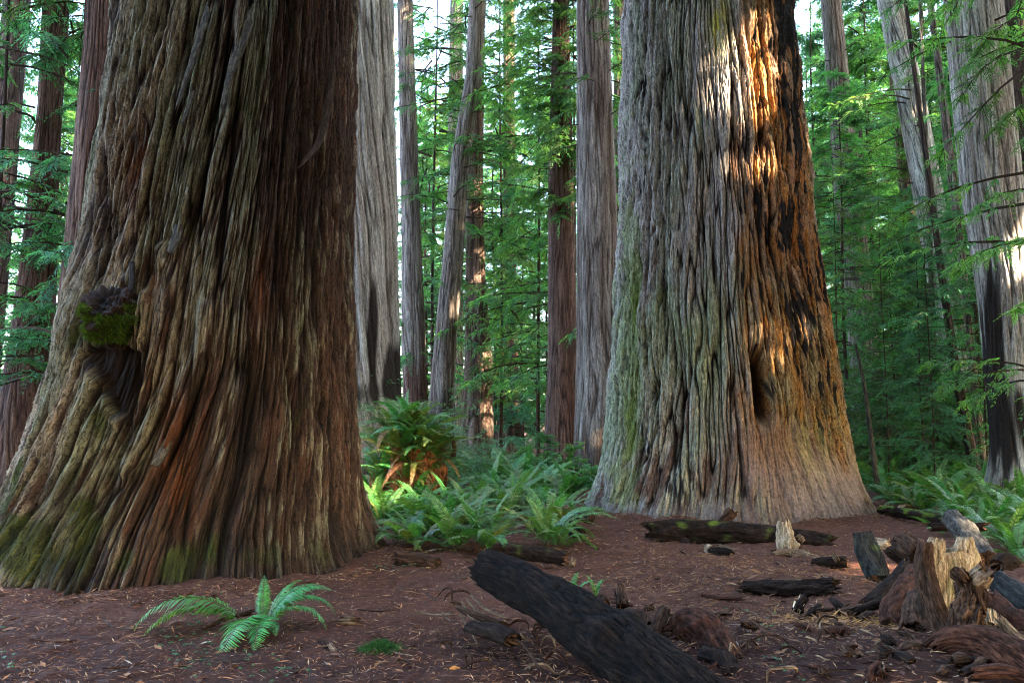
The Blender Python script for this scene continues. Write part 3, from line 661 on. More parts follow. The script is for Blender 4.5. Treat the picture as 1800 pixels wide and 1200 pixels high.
# burl with its moss pad on the left giant
def burl():
    th, z = LG.hit(206, 560); n, m = 140, 90
    u = np.linspace(0, 2 * pi, n, endpoint=False); v = np.linspace(0.02, pi - 0.02, m)
    Uu, Vv = np.meshgrid(u, v)
    d = np.stack([np.sin(Vv) * np.cos(Uu), np.cos(Vv), np.sin(Vv) * np.sin(Uu)], -1)
    ns_ = fbm(d[..., 0] * 2.2, d[..., 1] * 2.2, d[..., 2] * 2.2, 91, 4)
    rr = 1 + 0.30 * ns_ + 0.12 * np.abs(noise(d[..., 0] * 9, d[..., 1] * 9, d[..., 2] * 9, 95))
    c = LG.P(np.array(th), np.array(z), LG.R(z) + 0.0)
    ax = np.array([LG.rt[0], LG.rt[1], 0]); to = np.array([LG.to[0], LG.to[1], 0])
    V = c + ax * (d[..., 0] * rr * 0.30)[..., None] + to * (d[..., 1] * rr * 0.31)[..., None] + np.array([0, 0, 1.0]) * (d[..., 2] * rr * 0.28)[..., None]
    col = mix(np.array([0.006, 0.004, 0.003]), np.array([0.030, 0.015, 0.010]), np.clip(0.45 + 0.9 * ns_, 0, 1))
    F = grid_faces(m, n)
    return make_mesh("burl", V.reshape(-1, 3), F, col.reshape(-1, 3), V.reshape(-1, 3), [BARK]), c, ax, to
bm_, bc_, bax, bto = burl()
adopt(lg, obj("burl", bm_))
def moss_tuft_mesh(name, pts, nrmv, seed, l=0.03, per=1, tint=(0.13, 0.20, 0.022), w=0.010):
    rng = np.random.RandomState(seed); P = np.repeat(pts, per, 0) + rng.normal(size=(len(pts) * per, 3)) * 0.006
    D = nrm(np.repeat(nrmv, per, 0) + rng.normal(size=P.shape) * 0.55); U = nrm(rng.normal(size=P.shape))
    U = nrm(U - D * (U * D).sum(1, keepdims=True))
    V = kites(P, D, U, l * rng.uniform(0.5, 1.4, len(P)), np.full(len(P), w))
    col = np.repeat(np.array(tint) * rng.uniform(0.5, 1.4, (len(P), 1)), 4, 0)
    return make_mesh(name, V, quads(len(P)), col, None, [MOSS], smooth=False)
rng = np.random.RandomState(5)
bv = np.zeros(len(bm_.vertices) * 3, np.float32); bm_.vertices.foreach_get("co", bv); bv = bv.reshape(-1, 3); bd = bv - bc_
bx_, by_, bz_ = bd @ bax, bd @ bto, bd[:, 2]
def burl_moss(mask, seed, l, tint):
    P = np.repeat(bv[mask], 6, 0) + rng.normal(size=(mask.sum() * 6, 3)) * 0.012; D = nrm(np.repeat(bd[mask], 6, 0)) + np.array([0, 0, 0.35])
    adopt(lg, obj("moss", moss_tuft_mesh("moss", P, D, seed, l, 1, tint)))
nz_ = noise(bv[:, 0] * 8, bv[:, 1] * 8, bv[:, 2] * 8, 97)
burl_moss((by_ > 0.02) & (bz_ < 0.0 - 0.5 * bx_ * 0.6 + 0.1 * nz_) & (bz_ > -0.24) & (bx_ < 0.10 + 0.12 * nz_) & (nz_ > -0.12), 6, 0.028, (0.060, 0.098, 0.012))
burl_moss((by_ > 0.05) & (bz_ > -0.08) & (bz_ < 0.12) & (bx_ > 0.08) & (nz_ > 0.0), 8, 0.022, (0.055, 0.09, 0.015))
# loose bark strips peeling off the left giant
def bark_strip(path, w, seed, lift=0.07, wood=((0.06, 0.045, 0.035), (0.34, 0.31, 0.23))):
    pts = []
    for (px, py) in path:
        th, z = LG.hit(px, py, 0.06); pts.append(LG.P(np.array(th), np.array(z), LG.R(z) + 0.06 + lift * len(pts) / len(path)))
    pts = np.array(pts); WOODS['_s'] = tuple(tuple(c * .8 for c in w_) for w_ in wood)
    V, F, C, B, T = tube_data(pts, [w * 0.9, w, w * 0.8, w * 0.35][:len(pts)] if len(pts) <= 4 else np.linspace(w, w * 0.4, len(pts)), seed, ns=18, amp=0.25, squash=0.35, wood='_s', end='brown', rag=0.3, step=0.02, up=(0, -1, 0.01))
    return adopt(lg, obj("bark_strip", make_mesh("bark_strip", V, F, C, B, [BARK], tris=T)))
bark_strip([(447, -5), (432, 60), (405, 130), (388, 215)], 0.055, 101)
bark_strip([(372, -5), (352, 70), (330, 140), (310, 210)], 0.040, 102)
bark_strip([(345, 150), (333, 190), (320, 230)], 0.02, 103)
bark_strip([(585, 80), (575, 180), (555, 260), (515, 300)], 0.045, 104, wood=((0.05, 0.03, 0.02), (0.24, 0.17, 0.12)))
bark_strip([(318, 385), (312, 420), (298, 458)], 0.045, 105)
bark_strip([(300, 765), (285, 800), (268, 826)], 0.05, 106, wood=((0.10, 0.07, 0.05), (0.36, 0.30, 0.2)))
bark_strip([(232, 450), (236, 490), (232, 530)], 0.03, 107, wood=((0.02, 0.014, 0.01), (0.07, 0.045, 0.03)))

# ------------------------------------------------------------------ the trees between and beyond
def stain_m1(c, px, py, n):
    return mix(c, np.array([0.03, 0.022, 0.02]), sst(0.3, 0.7, 0.9 * gauss(px, py, 655, 600, 10, 120) + 1.0 * gauss(px, py, 700, 660, 24, 70) + 0.5 * gauss(px, py, 665, 690, 60, 25) + 0.5 * n))
def stain_base(y0, col=(0.03, 0.022, 0.02)):
    return lambda c, px, py, n: mix(c, np.array(col), 0.9 * sst(0.2, 0.8, sst(y0 - 140, y0 + 40, py) + 0.5 * n))
def stain_r4(c, px, py, n):
    return mix(c, np.array([0.028, 0.02, 0.018]), sst(0.4, 0.8, 1.1 * gauss(px, py, 1745, 560, 22, 160) + 0.9 * gauss(px, py, 1770, 740, 60, 90) + 0.5 * n))
TR = [
 ("dark", 20, [(0, -28, 24), (400, -34, 12), (700, -48, 2), (830, -60, 10)], 0.0, None, "dark trunk cut by the left edge beside the narrow sky gap"),
 ("red", 16, [(0, 45, 96), (200, 45, 90), (400, 32, 92), (600, 16, 98), (780, -12, 112), (870, -25, 122)], 0.0, None, "dark red-brown trunk with sprays of foliage, left of the mossy burl"),
 ("red", 14, [(0, 126, 205), (150, 120, 205), (400, 105, 205), (550, 97, 205), (700, 86, 206), (880, 66, 218)], 0.0, None, "brown trunk half hidden behind the left giant"),
 ("pale", 21, [(0, 555, 685), (200, 553, 690), (400, 550, 697), (600, 543, 702), (690, 538, 706), (840, 512, 718)], 0.10, stain_m1, "broad pale grey trunk with slanting bark and a burnt black base"),
 ("grey", 27, [(0, 691, 719), (200, 697, 728), (400, 703, 738), (600, 706, 748), (720, 711, 753), (825, 700, 765)], 0.02, stain_base(690, (0.09, 0.04, 0.03)), "straight slim trunk just right of the bright sky slit"),
 ("grey", 26, [(0, 823, 853), (140, 815, 846), (280, 791, 824), (450, 778, 814), (600, 763, 802), (730, 753, 797), (828, 740, 802)], 0.03, stain_base(760), "leaning trunk that crosses its straight neighbour in the middle distance"),
 ("grey", 33, [(0, 787, 811), (300, 785, 812), (700, 780, 815), (808, 774, 820)], 0.0, None, "slim grey trunk mostly hidden behind the leaning trunk"),
 ("brown", 28.5, [(0, 830, 851), (300, 818, 848), (500, 818, 853), (633, 817, 866), (760, 811, 868), (820, 803, 876)], 0.0, None, "straight tan trunk with a sunlit right edge in the middle distance"),
 ("red", 36, [(0, 884, 905), (300, 884, 905), (500, 887, 907), (630, 879, 911), (740, 874, 915), (800, 868, 920)], 0.0, None, "thin dark trunk with sun-warmed orange base among the far foliage"),
 ("red", 23, [(0, 975, 1003), (300, 965, 1010), (633, 963, 1014), (800, 955, 1022), (838, 948, 1030)], 0.0, None, "dark red trunk with bright foliage wrapped round its upper half"),
 ("grey", 20, [(0, 1018, 1076), (333, 1015, 1085), (633, 1013, 1093), (780, 1008, 1098), (855, 1000, 1110)], 0.0, stain_base(800, (0.06, 0.04, 0.03)), "grey-brown trunk standing right against the left edge of the scarred giant"),
 ("brown", 30, [(0, 1084, 1112), (300, 1082, 1114), (800, 1076, 1120)], 0.0, None, "narrow trunk almost hidden behind the scarred giant's left edge"),
 ("grey", 25, [(0, 1462, 1499), (166, 1469, 1511), (333, 1474, 1523), (440, 1483, 1533), (580, 1491, 1541), (780, 1497, 1552), (830, 1488, 1562)], 0.0, None, "grey trunk rising just right of the scarred giant"),
 ("dark", 34, [(0, 1516, 1527), (333, 1521, 1531), (800, 1524, 1537)], 0.0, None, "very thin far trunk right of the grey trunk"),
 ("pale", 22, [(0, 1564, 1610), (166, 1592, 1644), (333, 1614, 1669), (600, 1648, 1702), (800, 1662, 1722), (842, 1655, 1732)], 0.06, None, "grey trunk leaning left across the right-hand forest"),
 ("brown", 28, [(0, 1573, 1596), (200, 1585, 1612), (350, 1592, 1619), (580, 1607, 1635), (815, 1612, 1645)], 0.0, None, "brown trunk close behind the left-leaning grey trunk"),
 ("grey", 19, [(0, 1655, 1666), (166, 1669, 1683), (333, 1679, 1698), (420, 1687, 1703), (580, 1697, 1711), (850, 1708, 1728)], 0.0, None, "pole-thin trunk between the leaning trunk and the big pale one"),
 ("pale", 15.5, [(0, 1685, 1795), (170, 1692, 1805), (333, 1700, 1815), (500, 1720, 1830), (640, 1727, 1840), (780, 1733, 1850), (890, 1712, 1872)], 0.0, stain_r4, "large pale ridged trunk near the right edge with a blackened flank"),
 ("dark", 19, [(0, 1787, 1830), (400, 1796, 1840), (850, 1800, 1850)], 0.0, None, "dark trunk cut by the right edge"),
 ("dark", 18.5, [(0, 1612, 1619), (500, 1655, 1669), (640, 1668, 1685), (830, 1692, 1714), (862, 1688, 1720)], 0.0, None, "thin dark bowed trunk rising from the ferns at right"),
 ("grey", 21, [(0, 1640, 1646), (400, 1638, 1647), (700, 1632, 1647), (845, 1630, 1652)], 0.0, None, "spindly grey young trunk standing in the ferns at right"),
]
HIGH = [crown_mesh(200 + i, 19, 36, 4.2, 1.2, 90, J=5, l0=0.42, w0=0.13, sprL=1.1, droop=0.35, K=5, trunk_r=0.3) for i in range(2)]
LOWC = [crown_mesh(210 + i, 4.5 + i, 17, 1.7, 1.5, 46, J=6, l0=0.13, w0=0.038, sprL=0.42, droop=0.45, K=7, trunk_r=0.35) for i in range(3)]
EPI = [crown_mesh(220 + i, 8.0, 18, 1.0, 1.6, 90, J=6, l0=0.13, w0=0.042, sprL=0.40, droop=0.55, K=7, trunk_r=0.4, half=R_(250), tint=(0.06, 0.13, 0.03)) for i in range(2)]
trunk_meta = []
for i, (pal, D, ed, tw, st, lab) in enumerate(TR):
    T = Trunk(D, ed, 34 if i not in (13, 16, 19, 20) else 17)
    e = rooted("redwood_tree", (float(T.C(0)), D, float(gz(T.C(0), D))), lab, "tree")
    adopt(e, obj("trunk", far_trunk(T, 300 + 11 * i, tw, pal, n=200 if D < 23 else 110, m=260 if D < 23 else 170, stain=st)))
    rnd = random.Random(i)
    if T.ztop > 20 and i in (3, 10, 17):
        c = obj("crown", HIGH[i % 2], e); c.rotation_euler = (0, 0, rnd.random() * 6.28); c.location = (T.C(26) - T.C(0), 0, 0)
    if i in (1, 2, 5, 6, 7, 8, 10, 11, 12, 14, 15, 17, 18):
        c = obj("crown", LOWC[i % 3], e); c.rotation_euler = (0, 0, rnd.random() * 6.28); c.location = (T.C(9) - T.C(0), 0, rnd.uniform(-1, 2))
        s_ = 0.8 + 0.5 * rnd.random(); c.scale = (s_, s_, 1)
    if i == 9:
        for k in range(2):
            c = obj("crown", EPI[k], e); c.location = (T.C(9) - T.C(0), 0, -1.2 + 0.4 * k); c.rotation_euler = (0, 0, R_(-20 + 30 * k))
    trunk_meta.append((T, e))
for e, T in ((lg, LG), (rg, RG)):
    c = obj("crown", HIGH[0], e); c.rotation_euler = (0, 0, 1.0); c.location = (T.C(25) - T.C(0), 0, 2); c.scale = (1.3, 1.3, 1)

# leafy young conifers among and behind the trunks
YOUNG = [crown_mesh(230 + i, 0.8, 16.5, (3.2, 2.6, 3.4, 2.4)[i], 0.7, (165, 140, 175, 120)[i], J=7, l0=0.18, w0=0.055, sprL=0.60, droop=(0.3, 0.4, 0.25, 0.5)[i], K=7,
         tint=((0.05, 0.115, 0.025), (0.035, 0.10, 0.035), (0.045, 0.11, 0.03), (0.03, 0.085, 0.04))[i]) for i in range(4)]
def young_stem():
    z = np.linspace(-0.3, 17.2, 14); return tube_data(np.stack([0.08 * np.sin(z * 0.4), 0.06 * np.cos(z * 0.5), z], 1), 0.085 * (1 - z / 17.6) + 0.010, 240, ns=12, step=0.3, wood='brown', rag=0.01)
ys = young_stem(); YSTEM = make_mesh("trunk", ys[0], ys[1], ys[2], ys[3], [BARK_FAR], tris=ys[4])
YT = {
 'c': ("leafy young conifer filling the gaps between the middle trunks", "young conifers between the two giants",
       [(746, 37, 1.0), (775, 50, 1.2), (842, 45, 1.15), (868, 36, .9), (760, 40, 1.0), (905, 48, 1.2), (960, 36, .8), (918, 33, .75), (942, 42, 1.1), (985, 46, 1.2), (880, 62, 1.4), (1065, 42, 1.1), (790, 68, 1.4), (1010, 56, 1.2), (740, 58, 1.2)]),
 'r': ("dark leafy young conifer screening the trunks at right", "young conifers behind the ferns at right",
       [(1448, 30, 1.0), (1492, 23, .62), (1545, 29, .95), (1575, 20.5, .36), (1622, 18.5, .33), (1655, 26, .9), (1700, 23, .75), (1722, 19.5, .55), (1775, 21, .6), (1480, 40, 1.2), (1530, 44, 1.3), (1590, 38, 1.2), (1640, 46, 1.3), (1690, 36, 1.1), (1745, 42, 1.2), (1810, 30, 1.0),
        (1500, 62, 1.6), (1600, 64, 1.6), (1700, 60, 1.5), (1430, 55, 1.4), (1790, 55, 1.4), (1555, 80, 1.9), (1660, 82, 1.9), (1470, 78, 1.8), (1438, 42, 1.4), (1510, 52, 1.6), (1545, 34, 1.25), (1625, 52, 1.6), (1672, 38, 1.4), (1718, 50, 1.6), (1765, 34, 1.2)]),
 'l': ("leafy young conifer beside the trunks at the far left", "young conifers at the far left",
       [(112, 24, .8), (-40, 30, 1.1), (85, 40, 1.2), (130, 46, 1.2), (100, 62, 1.5), (-30, 60, 1.4)]),
}
k = 0
for key, (lab, grp, L) in YT.items():
    for (px, D, s) in L:
        p = at(px, 760, D); p[2] = float(gz(p[0], p[1]))
        e = rooted("young_conifer", p, lab, "tree", grp)
        rnd = random.Random(900 + k)
        t = obj("trunk", YSTEM, e); c = obj("crown", YOUNG[k % 4], e)
        e.rotation_euler = (0, 0, rnd.random() * 6.28); e.scale = (s, s, s * rnd.uniform(0.9, 1.1)); k += 1

# unseen conifers added right of and behind the camera to shade the grove
SPOTS = []     # chosen sun patches: crown leaves are cut away along these rays
def spot(P, r): SPOTS.append((np.asarray(P, float), r))
for (px, py, r) in ((1266, 155, .17), (1275, 100, .10), (1325, 60, .32), (1332, 170, .34), (1296, 285, .12), (1345, 285, .24), (1350, 120, .25), (1305, 110, .15), (1350, 640, .10)):
    th, z = RG.hit(px, py); spot(RG.P(np.array(th), np.array(z), RG.R(z)), r)
for (px, py, D, r) in ((845, 335, 28, .6), (852, 460, 28, .5), (860, 640, 28, .6), (862, 730, 28, .5), (806, 540, 26, .3), (897, 440, 36, .4), (903, 620, 36, .5), (900, 720, 36, .6), (655, 825, 13.0, .75), (705, 790, 13.0, .8), (690, 735, 13.0, .4),
                     (975, 250, 22, .5), (945, 640, 38, 1.0), (740, 420, 35, 1.0), (1620, 555, 16, .35), (1500, 600, 17, .3), (1000, 60, 22.5, .5), (985, 500, 44, 1), (1550, 120, 30, .8), (1690, 810, 20, .5)):
    spot(at(px, py, D), r)
def keep_shade(off):
    def f(O):
        m = np.ones(len(O), bool)
        for (P, r) in SPOTS:
            q = O + off - P; t = q @ SUN; dist = np.linalg.norm(q - t[:, None] * SUN, axis=1)
            m &= ~((dist < r + 0.06) & (t > 0))
        return m
    return f
wall = []
for i in range(11):
    q = -8 + 5.6 * i; a = 21 + 3.0 * (i % 2); wall.append((a, q))
for i in range(5): wall.append((27, -3 + 7.5 * i))
WXY = [(a * SUN_H[0] - q * SUN_H[1], a * SUN_H[1] + q * SUN_H[0], 1) for a, q in wall]
WXY += [(x, y, 0) for x, y in ((5.5, -5), (0, -7), (-6, -6.5), (-12, -6), (3, -12), (-4, -14), (-11, -13), (11, -10), (8.5, 1))]
for i, (x, y, right) in enumerate(WXY):
    e = rooted("shade_conifer", (x, y, 0), "unseen dense conifer added for shade outside the right edge of the picture" if right else "unseen dense conifer added for shade behind the camera", "tree", "added shade conifers outside the right edge" if right else "added shade conifers behind the camera")
    obj("trunk", YSTEM, e).scale = (2.5, 2.5, 2.2)
    obj("crown", crown_mesh(400 + i, 4.5, 40, 4.8, 3.2, 330, J=5, l0=0.62, w0=0.32, sprL=1.2, droop=0.3, K=4, trunk_r=0.3, keep=keep_shade(np.array([x, y, 0]))), e)
# ------------------------------------------------------------------ ferns
FR = [frond_mesh(500 + i, 1.0, e0, e1, 34, w, sway=sw, arch=ar) for i, (e0, e1, w, sw, ar) in enumerate(
    [(82, 20, .10, .15, 1.5), (75, -15, .105, .3, 1.4), (68, -40, .11, .3, 1.2), (60, -30, .10, .25, 1.3), (52, -45, .10, .3, 1.1), (78, -50, .10, .3, 1.6), (40, -25, .105, .3, 1.2), (70, 5, .095, .2, 1.3)])]
FRD = [frond_mesh(520 + i, 1.0, e0, e1, 26, .08, tint=(0.20, 0.105, 0.035), sway=.3, arch=1.0) for i, (e0, e1) in enumerate([(35, -70), (20, -60)])]
FRY = [frond_mesh(530, 1.0, 62, -20, 32, .10, tint=(0.11, 0.16, 0.025), sway=.3)]
def fern(p, n, L, seed, label, group=None, dead=0.13, yellow=0.09, tilt=(0, 0)):
    r = random.Random(seed); e = rooted("sword_fern", p, label, "fern", group)
    for i in range(n):
        u = r.random(); me = r.choice(FRD) if u < dead else (r.choice(FRY) if u < dead + yellow else FR[r.randrange(8)])
        f = obj("frond", me, e); s = L * r.uniform(0.65, 1.12)
        f.rotation_euler = (r.uniform(-.3, .3) + tilt[0], r.uniform(-.15, .15) + tilt[1], i / n * 6.283 + r.uniform(-.35, .35)); f.scale = (s, s, s)
        f.location = (r.uniform(-.04, .04), r.uniform(-.04, .04), -0.02)
    return e
rng = np.random.RandomState(77)
def patch(rows, n, lab, grp, L, seed, mind=0.36):
    ys = [r_[0] for r_ in rows]; got = []; tries = 0; rr = np.random.RandomState(seed)
    while len(got) < n and tries < 4000:
        tries += 1
        d = rr.uniform(2400 / (ys[-1] - HORIZ), 2400 / (ys[0] - HORIZ)); y = HORIZ + 2400 / d
        xl = np.interp(y, ys, [r_[1] for r_ in rows]); xr = np.interp(y, ys, [r_[2] for r_ in rows]); p = on(rr.uniform(xl, xr), y)
        if any(np.hypot(*(p - q)[:2]) < mind for q in got): continue
        if np.hypot(p[0] - RG.C(0), p[1] - RG.D) < 2.6 or np.hypot(p[0] - LG.C(0), p[1] - LG.D) < 2.5: continue
        got.append(p); fern(p, rr.randint(12, 17), L * rr.uniform(0.75, 1.15), seed * 1000 + len(got), lab, grp)
patch([(828, 800, 1062), (845, 760, 1050), (870, 660, 1030), (900, 640, 1000), (940, 646, 985), (972, 660, 975)], 85, "green sword fern in the dense patch between the two giants", "ferns in the patch between the giants", 1.05, 1, .33)
patch([(840, 1490, 1830), (862, 1512, 1830), (885, 1550, 1830), (905, 1612, 1840), (935, 1700, 1850), (970, 1780, 1860)], 72, "dark green sword fern in the patch behind the woodpile", "ferns behind the woodpile at right", 1.0, 2, 0.4)
patch([(835, -60, 46), (860, -60, 30), (900, -60, 8)], 9, "green sword fern at the foot of the left giant by the left edge", "ferns at the left edge", 0.75, 3)
for (px, py, n, L, lab) in ((985, 962, 9, .62, "low fern arching over the mossy sticks beside the path"), (1008, 1042, 6, .34, "small bluish fern behind the black foreground log"), (1045, 1048, 5, .27, "tiny pale fern tucked behind the black log, nearest the upright splinter"),
                            (1655, 940, 8, .5, "single blue-green fern at the right edge of the path"), (1790, 985, 11, .8, "large fern drooping over the woodpile at the right edge"), (1630, 905, 8, .55, "fern by the mossy branch right of the scarred giant")):
    fern(on(px, py), n, L, px, lab, None, 0.0, 0.0)
# the foreground fern
fg = rooted("sword_fern", on(462, 1100), "bright green sword fern alone in the left foreground", "fern")
for i, (az, L, e0, e1, w, dx, dy) in enumerate(((186, 1.0, 46, -62, .12, -.10, 0), (198, .86, 42, -60, .12, -.10, -.02), (20, .62, 70, -32, .12, .02, .03), (8, .66, 66, -70, .12, .04, .0), (350, .60, 58, -75, .125, .05, -.03), (262, .78, 38, -66, .14, .02, -.02), (282, .62, 40, -58, .14, .02, -.05),
                                            (100, .40, 84, 30, .11, -.02, .04), (35, .55, 60, -15, .12, .03, .03), (215, .33, 40, -50, .12, -.03, -.02), (300, .35, 35, -40, .12, .03, -.04), (60, .5, 72, -10, .11, .02, .05))):
    f = obj("frond", frond_mesh(540 + i, L, e0, e1, 44, w * 1.6, sway=.15, tint=(0.034, 0.185, 0.034), bend=.35), fg); f.rotation_euler = (0, 0, R_(az)); f.location = (dx, dy, 0)

# root mound with ferns on it
MC = on(715, 892); MH = 1.55
def mound():
    n, m = 120, 70; th = np.linspace(0, 2 * pi, n, endpoint=False); v = np.linspace(0, 1, m); TH, Vv = np.meshgrid(th, v)
    r = (0.62 * (1 - Vv ** 2.2) ** 0.55 + 0.02) * (1 + 0.3 * noise(np.cos(TH) * 1.3, np.sin(TH) * 1.3, Vv * 1.5, 601) + 0.16 * noise(np.cos(TH) * 4, np.sin(TH) * 4, Vv * 5, 602) + .06 * noise(np.cos(TH) * 11, np.sin(TH) * 11, Vv * 14, 603))
    P = np.stack([MC[0] + r * np.cos(TH), MC[1] + r * np.sin(TH), MC[2] - .1 + MH * Vv], -1)
    k = fbm(P[..., 0] * 6, P[..., 1] * 6, P[..., 2] * 6, 604, 3)
    c = mix(np.array([0.04, 0.018, 0.01]), np.array([0.26, 0.10, 0.035]), np.clip(0.5 + 0.7 * k, 0, 1))
    return make_mesh("root_mound", P.reshape(-1, 3), grid_faces(m, n), c.reshape(-1, 3), P.reshape(-1, 3) * 0.4, [WOOD])
tag(obj("root_mound", mound()), "tall rust-brown stump mound overgrown with ferns, just right of the left giant", "stump")
rr = np.random.RandomState(9)
for i in range(36):
    a = rr.uniform(-2.9, 0.4) if i < 30 else rr.uniform(0.4, 3.2); v = 0.25 + 0.75 * (i / 36) ** 0.75; r = 0.56 * (1 - v ** 2.2) ** 0.55
    p = np.array([MC[0] + r * cos(a), MC[1] + r * sin(a), MC[2] - .1 + MH * v - .02])
    out = 0.65 * (1 - v)
    fern(p, 8, rr.uniform(.75, 1.15), 7000 + i, "sword fern rooted on the rust-brown stump mound", "ferns growing on the stump mound", .14, .34, (0.55 * -math.sin(a) * -1 * (1 - v) * 0.9 * (1 if True else 0), 0.5 * cos(a) * (1 - v)))

# ------------------------------------------------------------------ shrubs and saplings
BR = [broad_mesh(610, 2.3, .75, 7, 30, 22), broad_mesh(611, 3.0, 1.05, 8, 34, 24), broad_mesh(612, 2.0, .9, 8, 30, 24, base=.1)]
BS = (((785, 815, 17.5, 0, .75, "blue-green tanoak shrub in front of the leaning trunk", None), (835, 812, 19, 1, .5, "tanoak shrub before the straight tan trunk", None), (722, 800, 21, 1, 1.05, "slender tanoak in front of the slim trunk by the sky slit", None), (900, 812, 21, 2, .6, "low broad-leaved shrub under the thin orange-based trunk", None),
      (760, 820, 15.5, 2, .6, "small dark shrub at the back of the stump mound", None)))
for (px, py, D, v, s, lab, grp) in BS + tuple((px, 820, D, v, s, "broad-leaved tanoak shrub in the dark understorey at right", "tanoak shrubs in the right understorey") for (px, D, v, s) in
      ((1512, 20, 1, 1.1), (1548, 21, 1, 1.2), (1600, 20.5, 1, 1.3), (1640, 22, 1, 1.2), (1690, 20.5, 0, 1.3), (1745, 21, 0, 1.0), (1580, 24, 1, 1.5), (1515, 25, 1, 1.5), (1670, 25, 1, 1.5), (1800, 20, 1, 1.0), (1720, 24, 1, 1.3))):
    p = at(px, py, D); p[2] = float(gz(p[0], p[1])) - .03
    e = rooted("tanoak_shrub", p, lab, "shrub", grp); obj("leaves", BR[v][0], e); obj("stem", BR[v][1], e)
    e.rotation_euler = (0, 0, (px * 1.7) % 6.28); e.scale = (s, s, s)
SAP = [crown_mesh(620 + i, .12, 1.2, .50, .14, 26, J=5, l0=.075, w0=.020, sprL=.20, droop=.15, K=6, trunk_r=.02, tint=(.05, .14, .035), elev=.25) for i in range(2)]
sv = tube_data([(0, 0, -.05), (0.02, 0, .6), (0, .01, 1.25)], [.014, .01, .004], 622, ns=10, step=.08, wood='brown'); SSTEM = make_mesh("trunk", sv[0], sv[1], sv[2], sv[3], [WOOD], tris=sv[4])
for i, (px, py, s, lab) in enumerate(((962, 850, 1.0, "feathery young redwood sapling left of the dark red trunk"), (1012, 858, .85, "feathery sapling in front of the grey-brown trunk by the scarred giant"), (925, 848, .75, "pale feathery sapling at the back of the fern patch"), (1040, 880, .55, "smallest feathery sapling, at the scarred giant's left foot"))):
    e = rooted("redwood_sapling", on(px, py), lab, "sapling"); obj("trunk", SSTEM, e); obj("crown", SAP[i % 2], e); e.scale = (s, s, s); e.rotation_euler = (0, 0, i * 1.9)
FINE = [crown_mesh(630 + i, 1.8, 14, 1.9, 1.5, 95, J=8, l0=.105, w0=.032, sprL=.36, droop=.5, K=8, trunk_r=.12, tint=((.035, .10, .045), (.04, .11, .03), (.055, .13, .03))[i]) for i in range(3)]
for i, (px, D, s, lab) in enumerate(((119, 14.9, 1.15, "drooping hemlock with fine bright sprays left of the mossy burl"), (-25, 15, 1.1, "drooping hemlock whose branches reach in from the left edge"), (1850, 12.6, 1.0, "drooping hemlock whose branches reach in from the right edge"), (1640, 16.2, .42, "slender hemlock with dark sprays before the leaning grey trunk"),
                                     (1735, 17.5, .5, "slender hemlock with dark sprays before the big pale ridged trunk"), (1478, 19, .55, "slender hemlock close to the scarred giant's right side"), (1560, 17.8, .45, "slender hemlock halfway between the scarred giant and the leaning trunk"),
                                     (948, 26, 1.4, "bright hemlock left of the dark red trunk"), (760, 29, 1.5, "bright hemlock behind the slim trunk by the sky slit"), (880, 28.5, 1.4, "bright hemlock right of the straight tan trunk"), (1012, 24.5, 1.35, "bright hemlock between the dark red and grey-brown trunks"))):
    p = at(px, 770, D); p[2] = float(gz(p[0], p[1]))
    e = rooted("hemlock", p, lab, "tree"); t = obj("trunk", YSTEM, e); t.scale = (.45, .45, .85); obj("crown", FINE[(i if i < 7 else 2) % 3], e); e.scale = (s, s, s); e.rotation_euler = (0, 0, i * 2.1)

# ------------------------------------------------------------------ dead wood on the floor
def pix(*pts): return [at(*p) for p in pts]
def log(name, pts, rad, seed, label, cat="log", **kw):
    return tag(tube(name, pts, rad, seed, **kw), label, cat)
ml = rooted("fallen_log", on(900, 1075), "thick black fallen log running from the centre out of the bottom of the picture", "log")
adopt(ml, tube("trunk", pix((850, 998, 6.9), (890, 1015, 6.65), (965, 1052, 6.2), (1072, 1128, 5.6), (1190, 1205, 5.05), (1330, 1320, 4.5)), [.15, .16, .165, .205, .175, .18], 701, ns=150, amp=.11, wood='black', end='dark', rag=.07, step=.012, knots=1, twist=.35))
adopt(ml, tube("burl", pix((1085, 1085, 5.75), (1105, 1110, 5.6), (1150, 1150, 5.4)), [.06, .11, .06], 702, ns=48, wood='black', end='black', rag=.03, amp=.3))
for i, (a, b, c_) in enumerate((((808, 1050, 6.5), (828, 1085, 6.3), (885, 1108, 6.15)), ((816, 1046, 6.55), (842, 1078, 6.35), (900, 1100, 6.2)), ((822, 1040, 6.6), (856, 1072, 6.4), (905, 1092, 6.25)))):
    log("bark_strip", pix(a, b, c_), [.010, .018, .010], 7030 + i, ("lowest", "middle", "uppermost")[i] + " of three curved pale bark strips under the black log's end", "bark", wood='pale', squash=.6, rag=.1)
log("bark_slab", pix((800, 1065, 6.6), (840, 1085, 6.3), (905, 1105, 6.1)), [.05, .085, .06], 703, "curved slab of peeling bark under the black log's end", "bark", squash=.35, wood='brown', rag=.2, roll=.6)
log("wood_chunk", pix((815, 1098, 6.2), (870, 1110, 6.0), (915, 1130, 5.8)), [.06, .09, .07], 705, "dark split chunk lying below the black log's end", "wood chunk", wood='dark', rag=.15, squash=.6)
log("wood_chunk", pix((690, 980, 9.3), (735, 985, 9.2), (778, 992, 9.1)), [.075, .085, .06], 706, "short brown log with a dark end beside the left giant's foot", "log", wood='brown', end='black', rag=.08)
log("fallen_log", pix((880, 968, 9.4), (940, 972, 9.3), (1005, 983, 9.1)), [.075, .08, .075], 707, "dark log lying among the ferns behind the black log", wood='dark', moss=.2)
log("wood_chunk", pix((1003, 1000, 8.7), (1010, 975, 8.75)), [.03, .028], 708, "short upright pale stick end at the fern patch's front", "stick", wood='pale')
